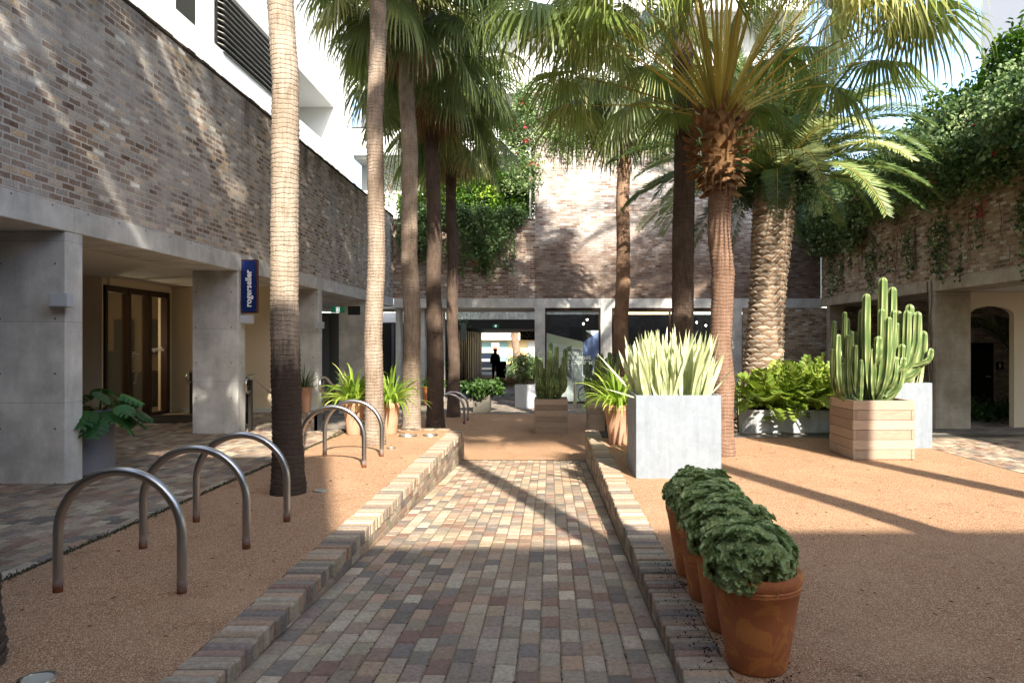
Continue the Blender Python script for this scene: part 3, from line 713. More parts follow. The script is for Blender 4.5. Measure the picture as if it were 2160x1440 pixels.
for x0, x1 in ((-.535, -.175), (1.785, 2.175), (6.405, 6.755)):
    b = MB(); b.box(x0, x1, 25.84, 26.2, LOW, 3.162, None, bev=.006); b.build('column', M['concrete'], B)
for x0 in (-5.48, -4.62, -3.95):
    b = MB(); b.box(x0, x0+.16, 26.1, 26.6, LOW, 2.829, None, bev=.004); b.build('mullion_post', M['concrete'], B)
b = MB(); b.box(-9, 10, 26.66, 29.5, 2.84, 3.0); b.build('soffit', M['ceiling'], B)
for x0, x1 in ((-.17, 1.78), (2.18, 6.4)):
    f = MB(); f.box(x0, x1, 25.9, 25.98, 2.74, 2.828); f.box(x0, x1, 25.9, 25.98, LOW, LOW+.06); f.box(x0, x0+.05, 25.9, 25.98, LOW+.06, 2.74); f.box(x1-.05, x1, 25.9, 25.98, LOW+.06, 2.74)
    if x1 > 4: f.box(4.2, 4.26, 25.9, 25.98, LOW+.06, 2.74)
    w = f.build('window_frame', M['bronze'], B)
    p_ = MB(); p_.box(x0+.05, x1-.05, 25.93, 25.94, LOW+.06, 2.74); p_.build('pane', M['glass'], w)
b = MB(); b.box(-.5, 9.5, 31.9, 32, LOW, 2.83); b.box(-.45, -.35, 26.2, 31.9, LOW, 2.83); b.box(9.4, 9.5, 26.2, 31.9, LOW, 2.83); b.box(-.5, 9.5, 26.2, 32, LOW, LOW+.01); b.build('shop_interior', plain('shop_wall', S(58, 56, 54), .8, var=.3), B)
for k, x in enumerate((2.6, 3.3, 3.9, 5.0, 5.7)):
    b = MB(); b.box(x, x+.45, 28.5, 29.1, LOW+.01, .5+.35*(k % 3)); b.tube([(x+.2, 28.6, .3), (x+.2, 28.6, 2.3), (x+.28, 28.4, 2.4), (x+.35, 28.3, 2.3)], .012, 6); b.build('shop_fitting', M['grey_panel'], B)
# poster on the inside of the shop glass
po = thing('window_poster', (.8, 25.96, LOW+.1), 'large architectural poster with white wording behind the shop glass', 'poster')
def flat(pts, z_, y, m_, name, par):
    b = MB(); b.poly(pts, lambda u, v, t_: (u, t_, v), y, y+.002); return b.build(name, m_, par)
PX = lambda x: (x-1160)/1550*25.95; PZ = lambda y: 1.6-(y-723)/1550*25.95
def pp(l): return [(PX(a), PZ(b_)) for a, b_ in l][::-1]
C_ = lambda n, *c: plain(n, S(*c), .6, var=.06)
flat(pp([(1153, 697), (1265, 697), (1265, 852), (1153, 852)]), 0, 25.962, C_('poster_white', 226, 232, 230), 'sheet', po)
flat(pp([(1153, 697), (1235, 697), (1250, 708), (1229, 722), (1153, 702)]), 0, 25.958, C_('poster_black', 40, 42, 46), 'shape', po)
flat(pp([(1153, 703), (1228, 720), (1228, 735), (1180, 726), (1153, 722)]), 0, 25.957, C_('poster_lime', 208, 214, 188), 'shape', po)
flat(pp([(1229, 722), (1264, 699), (1264, 735), (1250, 780), (1229, 750)]), 0, 25.957, C_('poster_blue', 128, 146, 196), 'shape', po)
flat(pp([(1195, 732), (1206, 728), (1206, 800), (1195, 792)]), 0, 25.955, C_('poster_grey', 112, 116, 118), 'shape', po)
flat(pp([(1207, 736), (1228, 736), (1228, 810), (1207, 812)]), 0, 25.956, C_('poster_mid', 158, 164, 164), 'shape', po)
flat(pp([(1230, 745), (1250, 760), (1250, 800), (1230, 790)]), 0, 25.955, C_('poster_dark', 60, 72, 76), 'shape', po)
for i, (s_, x, y) in enumerate((('ome to', 1178, 748), ("ralia's most", 1179, 758), ('ring appliance', 1178, 768), ('om.', 1181, 778))):
    text(s_, .245, (PX(x), 25.952, PZ(y)), (R(90), 0, 0), M['white_text'], po, bold=.008)

def exit_sign(x, y, z, w, label, rot=0):
    e = thing('exit_sign', (x, y, z), label, 'exit sign', 'green exit signs')
    b = MB(); b.box(x-w/2, x+w/2, y, y+.05, z, z+w*.46, None, bev=.004); b.build('box', emis('exit_green_lit', S(20, 120, 80), .1), e)
    # running figure and doorway
    s_ = w/.4; b = MB(); q = y-.004
    def bx(x0, x1, z0, z1): b.box(x+x0*s_, x+x1*s_, q, q+.003, z+z0*s_, z+z1*s_)
    bx(-.045, .06, .02, .03); bx(.05, .06, .02, .16); bx(-.045, -.035, .03, .16); bx(-.035, .05, .15, .16); bx(-.012, .02, .075, .12); bx(-.003, .018, .125, .147)
    bx(.02, .04, .09, .1); bx(-.03, -.012, .095, .105); bx(.005, .03, .05, .075); bx(-.028, -.008, .035, .075)
    b.build('figure', emis('exit_white_lit', (1, 1, 1, 1), .3), e)
exit_sign(-5.75, 19.9, 2.42, .36, 'green running man exit sign under the arcade ceiling')
e = thing('hanging_sign', (-5.3, 20.0, 2.5), 'small dark sign hanging beside the arcade exit sign', 'sign')
b = MB(); b.box(-5.5, -5.17, 20.0, 20.04, 2.36, 2.6); b.build('board', M['dark'], e)
exit_sign(-2.5, 33.8, 2.31, .3, 'green exit sign on the dark passage lintel')
exit_sign(-2.55, 42, 2.36, .3, 'smaller green exit sign deeper in the passage')
# passage building
P_ = thing('passage_building', (-4, 40, LOW), 'dark passage building with pale streaked fascia beyond the courtyard', 'building')
b = MB(); b.box(-9, 3, 33.9, 34.1, 2.68, 3.3); b.build('fascia', concrete_mat('streaked_fascia', S(240, 238, 230), S(190, 186, 178), .9, False, 2), P_)
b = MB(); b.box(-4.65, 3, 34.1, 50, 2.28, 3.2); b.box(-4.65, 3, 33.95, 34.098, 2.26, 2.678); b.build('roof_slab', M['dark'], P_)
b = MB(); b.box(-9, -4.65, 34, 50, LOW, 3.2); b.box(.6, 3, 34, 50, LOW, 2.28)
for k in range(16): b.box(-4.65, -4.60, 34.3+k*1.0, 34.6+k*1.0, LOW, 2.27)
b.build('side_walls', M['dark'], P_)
for y0, y1, z1 in ((39.6, 40.4, 1.6), (43.6, 44.0, 1.9)):
    b = MB(); b.box(-4.59, -4.585, y0, y1, LOW, z1); b.build('door_panel', M['white_shadow'], P_)
b = MB(); b.box(-4.1, -3.85, 33.86, 33.9, 1.7, 2.5); b.build('notice_board', plain('grey_board', S(92, 90, 84), .7), P_)
# glazed corner block seen between the left palms
Q = thing('cafe_building', (-7.5, 31, LOW), 'dark glazed cafe front with steel doors behind the palms', 'building')
b = MB(); b.box(-11, -4.7, 30.5, 30.7, 2.45, 2.85); b.build('fascia', M['white'], Q)
b = MB(); b.box(-11, -4.7, 31.2, 31.3, LOW, 2.45); b.build('back_panel', M['dark'], Q)
b = MB()
for x in (-10.6, -9.3, -8.55, -7.6, -6.6, -5.9, -5.2): b.box(x, x+.1, 30.6, 30.75, LOW, 2.45)
b.build('frame', M['grey_panel'], Q)
for x0, x1 in ((-9.2, -8.6), (-8.4, -7.65), (-7.5, -6.65)):
    b = MB(); b.box(x0, x1, 30.66, 30.7, LOW, 2.3); d_ = b.build('door', M['grey_panel'] if x0 < -8.5 else M['dark'], Q)
    b = MB(); b.box(x0+.08, x0+.11, 30.6, 30.65, .3, 1.0); b.build('handle', M['steel2'], d_)
b = MB(); b.box(-7.9, -6.2, 24.5, 24.6, LOW, 2.6); b.box(-7.5, -7.35, 24.4, 24.5, LOW, 2.5); b.build('screen_wall', M['grey_panel'], Q)
b = MB(); b.box(-6.2, -6.1, 24.4, 24.65, LOW, 2.65); b.build('screen_post', M['white'], Q)

# sign in passage + street
s1 = thing('number_sign', (-.9, 38, 2.0), 'brown hanging sign with pale figures and an arrow in the passage', 'sign')
b = MB(); b.box(-1.55, -.4, 38, 38.05, 1.75, 2.2); b.build('board', plain('brown_board', S(92, 52, 40), .7), s1)
text('600 >', .42, (-1.5, 37.99, 1.85), (R(90), 0, 0), plain('sign_cream', S(224, 204, 170), .6), s1, bold=.006)
st = thing('street_shop', (-3, 74, LOW), 'cream street shop with awning glimpsed through the passage', 'building')
b = MB(); b.box(-14, 12, 74, 80, LOW, 12); b.build('facade', plain('cream_facade', S(214, 190, 140), .9, var=.1), st)
b = MB(); b.box(-8, 2, 73, 74, 2.1, 2.3); b.box(-8, 2, 72.95, 73, 1.9, 2.3); b.build('awning', M['white'], st)
b = MB(); b.box(-7.6, -4.2, 73.9, 73.99, LOW+.2, 1.7); b.build('shop_window', plain('teal_glass', S(128, 160, 156), .3, var=.1), st)
b = MB(); b.box(-2.2, 1.5, 73.9, 73.99, LOW+.2, 1.8); b.build('shutter', M['white_shadow'], st)
ps = thing('poster_stand', (-4.3, 70, LOW), 'food poster board glimpsed in the street beyond the passage', 'poster')
b = MB(); b.box(-5.55, -4.85, 70, 70.05, .6, 1.6); b.build('board', plain('poster_cream', S(226, 200, 180), .6), ps)
b = MB(); b.lathe([(.02, 0), (.22, .02), (.24, .06), (.2, .09)], (-5.2, 69.98, .95), 14); b.lathe([(.2, .1), (.23, .16), (.16, .24), (.02, .28)], (-5.2, 69.98, .95), 14); b.build('printed_bun', plain('bun', S(176, 100, 62), .6), ps)
b = MB(); b.box(-5.25, -5.15, 70.01, 70.04, LOW, .6); b.build('post', M['dark'], ps)
car = thing('parked_car', (-4.9, 57, -.55), 'dark parked car in the street beyond the passage', 'car')
prof = [(-2.1, .3), (-2.15, .75), (-1.5, .88), (-.8, 1.38), (.7, 1.4), (1.35, .95), (2.1, .85), (2.15, .35)]
b = MB(); b.poly(prof, lambda u, v, t_: (-4.9+t_, 57+u, -.55+v), -.85, .85); b.build('body', plain('car_paint', S(40, 44, 52), .25, .3), car)
b = MB(); b.poly([(-1.42, .9), (-.78, 1.33), (.66, 1.35), (1.2, .97)], lambda u, v, t_: (-4.9+t_, 57+u, -.55+v), -.86, .86); b.build('windows', M['glass'], car)
b = MB(); b.box(-5.6, -4.2, 55.0, 55.2, .38-.2, .6-.2); b.build('rear_window', M['white_shadow'], car)
for sx in (-1, 1):
    for yy in (-1.35, 1.35):
        b = MB(); b.tube([(-4.9+sx*.7, 57+yy, -.23), (-4.9+sx*.88, 57+yy, -.23)], .32, 18); w = b.build('wheel', M['black'], car)
        b = MB(); b.tube([(-4.9+sx*.87, 57+yy, -.23), (-4.9+sx*.89, 57+yy, -.23)], .19, 14); b.build('rim', M['steel2'], w)
tr = thing('street_tree', (-2.75, 60, -.55), 'street tree trunk glimpsed through the passage', 'tree')
b = MB(); b.tube([(-2.6, 60, -.55), (-2.7, 60, .8), (-2.9, 60, 2.2), (-2.7, 60, 4)], [.42, .33, .3, .28], 14); b.build('trunk', M['bark_mid'], tr, smooth=True)
lb = LB(); cloud(lb, np.array([-3, 60, 4.5])+RNG.normal(size=(60, 3))*np.array([1.6, 1.2, .7]), .25, 26, .16, .07); lb.build('crown', M['hedge'], tr)

# person in the passage
pe = thing('person', (-3.2, 43, LOW), 'person in dark jacket and trousers standing in the passage with a dark bag', 'person')
def skinned(name, verts, edges, radii, mat, parent, root=0):
    me = bpy.data.meshes.new(name); og = orgof(parent); me.from_pydata([tuple(Vector(v)) for v in verts], edges, []); me.update()
    o = link_mesh(name, me, mat, parent); md = o.modifiers.new('skin', 'SKIN'); 
    for i, sv in enumerate(me.skin_vertices[0].data): sv.radius = (radii[i], radii[i]*.85); sv.use_root = (i == root)
    o.modifiers.new('sub', 'SUBSURF').render_levels = 1; return o
V_ = [(0, 0, .92), (0, 0, 1.1), (0, .02, 1.35), (0, .02, 1.47), (0, 0, 1.55), (0, -.01, 1.66), (.17, .02, 1.40), (.24, .0, 1.15), (.26, -.1, .92), (-.17, .02, 1.40), (-.25, .03, 1.12), (-.26, -.05, .88), (.1, 0, .86), (.12, .03, .48), (.13, .05, .07), (.13, -.1, .04), (-.1, 0, .86), (-.11, -.06, .48), (-.12, .0, .07), (-.12, -.15, .04)]
E_ = [(0, 1), (1, 2), (2, 3), (3, 4), (4, 5), (2, 6), (6, 7), (7, 8), (2, 9), (9, 10), (10, 11), (0, 12), (12, 13), (13, 14), (14, 15), (0, 16), (16, 17), (17, 18), (18, 19)]
skinned('body', V_, E_, [.2, .2, .24, .1, .08, .13, .12, .09, .06, .12, .09, .06, .15, .11, .07, .05, .15, .11, .07, .05], plain('dark_clothing', S(74, 68, 66), .9), pe)
b = MB(); b.lathe([(.02, -.02), (.105, 0), (.115, .07), (.08, .14), (.01, .165)], (-3.2, 43.02, LOW+1.62), 14); b.build('hair', plain('grey_hair', S(120, 112, 104), .9), pe, smooth=True)
bg = thing('trolley_bag', (-2.75, 43, LOW), 'bulky dark trolley bag beside the person in the passage', 'bag')
b = MB(); b.box(-3.0, -2.55, 42.8, 43.2, LOW+.1, LOW+1.05, None, bev=.08); b.build('bag', M['black'], bg)
b = MB(); b.tube([(-2.95, 42.9, LOW+1.0), (-2.95, 42.85, LOW+1.25), (-2.6, 42.85, LOW+1.25), (-2.6, 42.9, LOW+1.0)], .015, 8); b.build('handle', M['steel2'], bg)
for dx in (.08, .37):
    b = MB(); b.tube([(-3.0+dx, 42.75, LOW+.09), (-2.96+dx, 42.75, LOW+.09)], .09, 12); b.build('wheel', M['black'], bg)

# shop spotlights
for i, (x, z) in enumerate(((PX(1230)*1.1, 2.35), (PX(1238)*1.1, 2.5), (PX(1467)*1.1, 2.4), (PX(1486)*1.1, 2.28))):
    s_ = thing('track_spotlight', (x, 28.4, z+.1), ['left spotlight above the poster in the shop window', 'right spotlight above the poster in the shop window', 'left spotlight in the shop window behind the striped plant', 'right spotlight in the shop window behind the striped plant'][i], 'spotlight', 'lit track spotlights in the shop')
    b = MB(); b.tube([(x, 28.5, z+.15), (x, 28.33, z)], .045, 10); b.tube([(x, 28.45, z+.1), (x, 28.45, 2.83)], .008, 6); b.build('can', M['dark'], s_)
    b = MB(); b.lathe([(.001, -.04), (.04, 0), (.001, .04)], (x, 28.31, z-.01), 10); b.build('bulb', emis('spot_glow', (1, .85, .62, 1), 14), s_)

# ================================================================== RIGHT BUILDING
C = thing('side_building', (11, 14, 0), 'brick side building draped in vines with an arched opening', 'building')
b = MB(); b.box(9.54, 9.95, -8, 25.85, 3.163, 6.3); b.build('upper_wall', M['brick_brown'], C)
b = MB()
for y0, y1 in ((-8, 13.8), (13.806, 18.3), (18.306, 25.84)): b.box(9.52, 10.4, y0, y1, 2.87, 3.16, None, bev=.008)
b.build('beam', M['concrete_warm'], C)
for y0 in (4.5, 13.75, 18.15):
    b = MB(); b.box(9.525, 10.4, y0, y0+.35, LOW if y0 > 13 else -.02, 2.869, None, bev=.01); b.build('column', M['concrete_warm'], C)
b = MB(); b.box(9.56, 10.06, 25.1, 25.4, LOW, 2.869, None, bev=.01); b.build('column', M['concrete_warm'], C)
b = MB(); b.box(10.4, 16, -8, 26.5, 2.9, 3.0); b.build('ceiling', M['ceiling'], C)
b = MB(); b.box(10.06, 16, 25.9, 26.2, LOW, 2.9); b.box(15.8, 16, 18.8, 25.9, LOW, 2.9); b.build('rear_wall', M['brick_brown'], C)
arch = [(10.41, LOW), (10.6, LOW), (10.6, 2.3)]
for k in range(1, 12):
    a = math.pi*(1-k/12); arch.append((11.16+.56*math.cos(a), 2.3+.23*math.sin(a)))
arch += [(11.72, 2.3), (11.72, LOW), (15.8, LOW), (15.8, 2.895), (10.41, 2.895)]
b = MB(); b.poly(arch[::-1], lambda u, v, t_: (u, t_, v), 18.55, 18.75); b.build('arched_wall', M['render'], C)
b = MB(); b.box(10.5, 12.92, 22.6, 22.8, LOW, 2.9); b.box(13.66, 15.8, 22.6, 22.8, LOW, 2.9); b.box(12.92, 13.66, 22.6, 22.8, 1.62, 2.9); b.build('inner_brick_wall', M['brick'], C)
b = MB(); b.box(12.92, 13.66, 22.66, 22.7, LOW, 1.6); b.box(12.92, 13.0, 22.62, 22.66, LOW, 1.6); b.box(13.58, 13.66, 22.62, 22.66, LOW, 1.6); d_ = b.build('door', M['black'], C)
b = MB(); b.box(13.4, 13.55, 22.58, 22.61, .55, .58); b.build('handle', M['steel2'], d_)
rs = thing('restroom_sign', (13.8, 22.59, .9), 'small black sign with a white male figure beside the dark door', 'sign')
b = MB(); b.box(13.72, 13.93, 22.57, 22.598, .78, 1.02); b.build('plate', M['black'], rs)
b = MB(); b.box(13.79, 13.86, 22.564, 22.569, .88, .95); b.box(13.8, 13.82, 22.564, 22.569, .81, .88); b.box(13.83, 13.85, 22.564, 22.569, .81, .88); b.lathe([(.014, -.014), (.014, .014)], (13.825, 22.566, .972), 10); b.build('figure', M['white_text'], rs)
rs = thing('wall_plate', (9.85, 25.09, 1.93), 'small framed plate on the concrete pier at the courtyard corner', 'sign')
b = MB(); b.box(9.72, 9.93, 25.07, 25.1, 1.83, 2.05); b.build('plate', M['concrete_warm'], rs)
b = MB(); b.box(9.745, 9.905, 25.064, 25.069, 1.855, 2.025); b.build('face', M['dark'], rs)
text('<', .14, (9.79, 25.062, 1.9), (R(90), 0, 0), M['white_shadow'], rs)

# ================================================================== WHITE APARTMENTS
W = thing('apartment_building', (-12, 20, 0), 'white apartment building with balconies and louvres above the brick arcade', 'building')
b = MB(); b.box(-8.25, -8, 2, 29.7, 5, 8.74); b.box(-8.25, -8, 2, 29.7, 10.32, 17); b.box(-8.25, -8, 27.25, 29.7, 8.742, 10.318); b.build('front_bands', M['white'], W)
b = MB(); b.box(-12, -8.25, 2, 29.5, 10.32, 10.5); b.box(-12, -8.25, 2, 29.5, 7.4, 7.55); b.build('balcony_slabs', M['white'], W)
b = MB(); b.box(-9.6, -9.5, 2, 17.6, 7.55, 10.32); b.box(-11, -10.8, 2, 29.5, 7.55, 10.32); b.box(-10.8, -8.25, 27.25, 27.4, 7.55, 10.32); b.box(-10.8, -8.3, 16.2, 16.3, 7.55, 10.32); b.build('recessed_wall', M['white'], W)
b = MB(); b.box(-8.2, -8.02, 17.0, 17.55, 8.742, 10.318); b.build('pier', M['white'], W)
b = MB()
for k in range(11): 
    z = 8.78+k*.145; b.poly([(0, 0), (.16, -.07), (.165, -.055), (.005, .02)], lambda u, v, t_, z=z: (-8.12+u, t_, z+v), 17.95, 22.8)
lv = b.build('louvres', plain('louvre_metal', S(150, 148, 144), .5, .2), W)
b = MB(); b.box(-8.16, -8.13, 17.95, 22.8, 8.742, 10.318); b.build('louvre_back', M['dark'], lv)
b = MB(); b.box(-8.0, -7.985, 13.2, 13.22, 6, 8.7); b.box(-8.0, -7.985, 22, 22.01, 6, 8.7); b.build('render_joint', M['white_shadow'], W)
F2 = thing('apartment_building', (0, 31, 0), 'white apartment block with grey recessed balconies seen behind the palm crowns', 'building')
b = MB(); b.box(-8, 10.5, 29.72, 29.95, 9.2, 10.27); b.box(-8, 10.5, 29.72, 29.95, 11.7, 12.95); b.box(-8, 10.5, 29.72, 29.95, 15.05, 16.5); b.build('balcony_fronts', M['white'], F2)
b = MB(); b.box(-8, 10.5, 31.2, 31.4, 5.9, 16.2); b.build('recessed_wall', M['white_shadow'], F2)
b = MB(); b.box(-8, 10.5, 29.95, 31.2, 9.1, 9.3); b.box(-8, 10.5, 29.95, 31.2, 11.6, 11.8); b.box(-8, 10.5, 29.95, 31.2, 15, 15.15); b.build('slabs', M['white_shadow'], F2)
for k in range(7):
    b = MB(); b.box(-7+k*2, -5.9+k*2, 31.12, 31.2, 9.3, 11.5); w = b.build('window', M['dark'], F2)
    b = MB(); b.box(-6.95+k*2, -5.95+k*2, 31.1, 31.115, 9.35, 11.45); b.build('pane', M['glass'], w)
b = MB(); b.box(-8, 10.5, 29.7, 29.74, 10.275, 10.32); b.build('handrail', M['dark'], F2)
G2 = thing('office_tower', (36, 60, 0), 'plain pale grey tower rising at the top right corner', 'building')
b = MB(); b.poly([(35.2, 60), (60, 60), (60, 61.2), (36.2, 61.2)], lambda u, v, q: (u, v, q), 0, 60); b.build('wall', plain('grey_cladding_panels', S(88, 94, 104), .7, var=.05), G2)
b = MB(); b.tube([(35.6, 59.95, 24.4), (44, 59.95, 33)], .05, 6); b.build('cable', M['dark'], G2)
b = MB()
for z in (20, 30, 40): b.box(35.2, 60, 59.98, 60, z, z+.05)
b.build('panel_joint', M['white_shadow'], G2)
# building behind the camera (casts the near shade)
H = thing('shading_building', (0, -12, 0), 'tall brick building closing the courtyard behind the viewer', 'building')
b = MB(); b.box(-22, 2.75, -16, -8.3, -.5, 14.5); b.box(2.75, 30, -16, -8.3, -.5, 11.3); b.build('walls', M['brick_back'], H)
for i in range(12):
    for z in (1.2, 4.4, 7.4):
        b = MB(); b.box(-20+i*3.6, -18.3+i*3.6, -8.3, -8.24, z, z+1.7); w = b.build('window', M['dark'], H)
# ================================================================== PALMS
def pz(xp, zp): return 0
G1 = 'row of slender fan palms along the hoop terrace'
palm((-2.93, 3.62, 0), 10.6, .165, .13, M['bark_dark'], 'dark fan palm trunk cut off at the left edge beside the round ground light', (.0, 0), rseed=1, group=G1)
palm((-2.80, 7.86, 0), 10.8, .15, .118, M['bark_shaded'], 'leftmost full fan palm, base darkened by painted shade and pale sunlit upper trunk', (-.2, .0), rseed=2, group=G1, amp=.009)
palm((-2.77, 11.6, 0), 9.9, .142, .112, M['bark_pale'], 'fan palm behind the far bike hoops with blotchy dark patches', (.07, .0), rseed=3, group=G1)
palm((-2.78, 14.8, LOW), 8.8, .18, .14, M['bark_pale'], 'pale brown fan palm rising behind the end of the hoop terrace', (-.12, 0), rseed=4, group=G1, skirt=22, elr=(80, -42), pl=1.6, nleaf=46, fr=1.2)
palm((-2.79, 17.9, LOW), 8.3, .2, .15, M['bark_dark'], 'dark brown fan palm just right of the pale one at the terrace end', (-.1, 0), rseed=5, group=G1, skirt=22, elr=(80, -42), pl=1.6, fr=1.2, nleaf=46)
palm((-2.78, 21.2, LOW), 8.0, .17, .14, M['bark_dark'], 'slimmest dark fan palm with a sunlit foot beside the far hoops', (-.1, 0), rseed=6, group=G1, skirt=22, elr=(80, -42), pl=1.5, nleaf=44)
G_ = 'fan palms by the planters'
palm((1.80, 18.6, LOW), 8.4, .19, .15, M['bark_mid'], 'fan palm behind the left end of the big zinc planter', (.12, 0), rseed=7, group=G_, nleaf=26, fr=1.3, skirt=5)
palm((2.42, 13.3, -.4), 13.6, .2, .17, M['bark_dark'], 'dark fan palm directly behind the striped blade plant', (.0, 0), rseed=8, group=G_, nleaf=40, fr=1.3, pl=1.5)
palm((2.47, 10.5, 0), 4.75, .145, .17, M['bark_red'], 'short fan palm with shaggy leaf bases and yellow stalks', (-.05, 0), rseed=19, group=G_, nleaf=66, fr=1.35, pl=2.55, fan='fan_y', skirt=0, elr=(86, 30), hang=1.2, seg=46, boots=1.0, bulge=.25, split=.34, sag=.42, pet='petiole', tones=(.15, .9))
GB = 'fan palms behind the viewer'
palm((-2.8, -.5, 0), 10.8, .18, .14, M['bark_mid'], 'fan palm behind the viewer on the hoop terrace', rseed=11, group=GB, seg=30)
palm((-2.8, -4.5, 0), 11.5, .18, .14, M['bark_mid'], 'fan palm behind the viewer near the end building', rseed=12, group=GB, seg=30)
palm((2.46, .35, 0), 14.6, .17, .14, M['bark_mid'], 'fan palm behind the viewer right of the brick path', rseed=13, group=GB, seg=30)
palm((5.3, -.3, 0), 14.8, .17, .14, M['bark_mid'], 'fan palm behind the viewer on the right gravel', rseed=14, group=GB, seg=30)

palm((7.5, -.2, 0), 15.2, .19, .14, M['bark_mid'], 'fan palm behind the viewer nearest the right brick wall', rseed=15, group=GB, seg=30)
# canary date palm
RNG = np.random.default_rng(5); random.seed(5)
dp = thing('date_palm', (4.5, 16, LOW), 'thick date palm with diamond leaf scars leaning behind the oval trough', 'palm tree')
mb = MB(); rows = 60; npr = 7
def dpath(f):
    return Vector((4.55+.42*f**1.2, 16+.1*f, LOW+5.75*f))
def drad(f): return .40+.32*max(0, .13-f)/.13*.8+.03*math.sin(f*9)
core = MB(); core.tube([dpath(i/20) for i in range(21)], [drad(i/20)*.97 for i in range(21)], 24); 
for r in range(rows):
    f = (r+.3)/rows; c0 = dpath(f); rr = drad(f)
    for k in range(npr):
        a = 2*math.pi*(k+(r % 2)*.5)/npr+r*.01+random.uniform(-.03, .03); w = math.pi*rr/npr*1.1; h = .1
        o = Vector((math.cos(a), math.sin(a), 0)); s_ = Vector((-math.sin(a), math.cos(a), 0)); p = c0+o*rr*.985
        out = random.uniform(.012, .036); tip = p+o*out+Vector((0, 0, .02)); cc = random.uniform(.6, 1.1); cl = tuple(x*cc for x in S(160, 146, 130)[:3]); cd = tuple(x*cc*.82 for x in S(170, 140, 112)[:3])
        up = Vector((0, 0, 1))
        v = [p-s_*w, p-up*h*.8+o*.006, p+s_*w, p+up*h, tip-s_*w*.55, tip+s_*w*.55, tip-up*.03]
        b0 = mb.n; mb.add(v, [(0, 1, 6, 4), (1, 2, 5, 6), ], cd); mb.add(v, [(4, 6, 5), (0, 4, 3), (3, 4, 5), (2, 3, 5)], cl)
core.build('trunk', M['bark_mid'], dp, smooth=True); mb.build('leaf_scars', M['scar'], dp)
fl = LB(); rc = LB(); top = np.array(dpath(1))+np.array([0, 0, .25])
def pinnate(fl, rc, base, d0, L, sag, tone, npair=58, ll=.42, lw=.017, droop=.35, wr=.022, vee=.5):
    p = np.array(base, float); d = unit(np.array(d0, float)); n = 16; pts = [p.copy()]; ds = [d.copy()]
    for i in range(n): d = unit(d+np.array([0, 0, -1.])*sag/n*(.5+i/n)); p = p+d*L/n; pts.append(p.copy()); ds.append(d.copy())
    pts = np.array(pts); ds = np.array(ds); az = unit(np.array([-d0[1], d0[0], 1e-5]))
    tw = RNG.normal()*.25; az = unit(az+np.array([0, 0, tw]))
    strip(rc, pts, np.linspace(wr, .004, n+1), az, tone); strip(rc, pts, np.linspace(wr, .004, n+1)*.6, unit(np.cross(az, ds[n//2])), tone)
    s = np.linspace(.12, .995, npair); ii = s*n; i0 = np.minimum(ii.astype(int), n-1); fr_ = (ii-i0)[:, None]
    Pp = pts[i0]*(1-fr_)+pts[i0+1]*fr_; Dd = unit(ds[i0]*(1-fr_)+ds[i0+1]*fr_); U = unit(np.cross(np.broadcast_to(az, Dd.shape), Dd)); 
    ln = ll*np.sin(np.pi*(s*.82+.12))**.6
    for sd in (-1, 1):
        A_ = unit(Dd*.75+sd*az*1.0+U*(-vee if U[0, 2] < 0 else vee)*.5+np.array([0, 0, -droop])+RNG.normal(size=(npair, 3))*.09)
        V, F = leaves(Pp, A_, U+RNG.normal(size=(npair, 3))*.2, ln*RNG.uniform(.9, 1.08, npair), lw, .2)
        fl.add(V, F, np.clip(tone+RNG.normal(size=npair)*.06, 0, 1))
for i in range(84):
    f = (i+.5)/84; az = i*2.39996; el = R(85-76*f**.9); d = (math.cos(az)*math.cos(el), math.sin(az)*math.cos(el), math.sin(el))
    pinnate(fl, rc, top+np.array([math.cos(az)*.2, math.sin(az)*.2, -.35*f]), d, RNG.uniform(2.9, 3.8), RNG.uniform(1.1, 1.75), RNG.uniform(.15, .95), npair=112, ll=.42, lw=.019)
fl.build('crown', M['pinna'], dp); rc.build('frond_stalks', M['petiole'], dp)
lb = LB(); k = 230; a = RNG.uniform(0, 6.28, k); cen = np.stack([top[0]+np.cos(a)*RNG.uniform(.3, .85, k), top[1]+np.sin(a)*RNG.uniform(.3, .75, k), top[2]+RNG.uniform(-.75, .1, k)], 1)
cloud(lb, cen, .09, 30, .16, .022, bias=(0, 0, -.7), cv=(0, .4)); lb.build('fern_skirt', M['vine'], dp)
c_ = copy_tree(dp, (10.9, 13.3, 3.0), 1.0, 'oversized unseen date palm added over the side building to cast shadows on the tall wall', 1.85)  # enlarged copy added out of view to throw frond shadows on the back wall
# ================================================================== BIKE HOOPS
def hoop_mesh(t_):
    b = MB(); r = .405; hl = .37; pts = [(-r, 0, -.05), (-r, 0, .1), (-r, 0, hl)]
    for k in range(1, 24): a = math.pi*(1-k/24); pts.append((math.cos(a)*r, 0, hl+math.sin(a)*r))
    pts += [(r, 0, hl), (r, 0, .1), (r, 0, -.05)]
    o = MB(); o.tube([Vector(p)+t_.location for p in pts], .0295, 20); return o.build('hoop_tube', M['steel'], t_, smooth=True)
hl_ = ['nearest bike hoop of the row on the shaded gravel', 'bike hoop second nearest in the shaded group', 'third bike hoop, its right leg in front of the palm trunk darkened by painted shade', 'fourth bike hoop, front one of the sunlit pair', 'fifth bike hoop, back one of the sunlit pair by the potted strap plant', 'front bike hoop of the far pair beside the slim palm', 'rear bike hoop of the far pair beside the slim palm']
h0 = thing('bike_hoop', (-2.77, 4.73, 0), hl_[0], 'bike rack', 'steel bike hoops'); hoop_mesh(h0); h0.rotation_euler.z = R(-1.5)
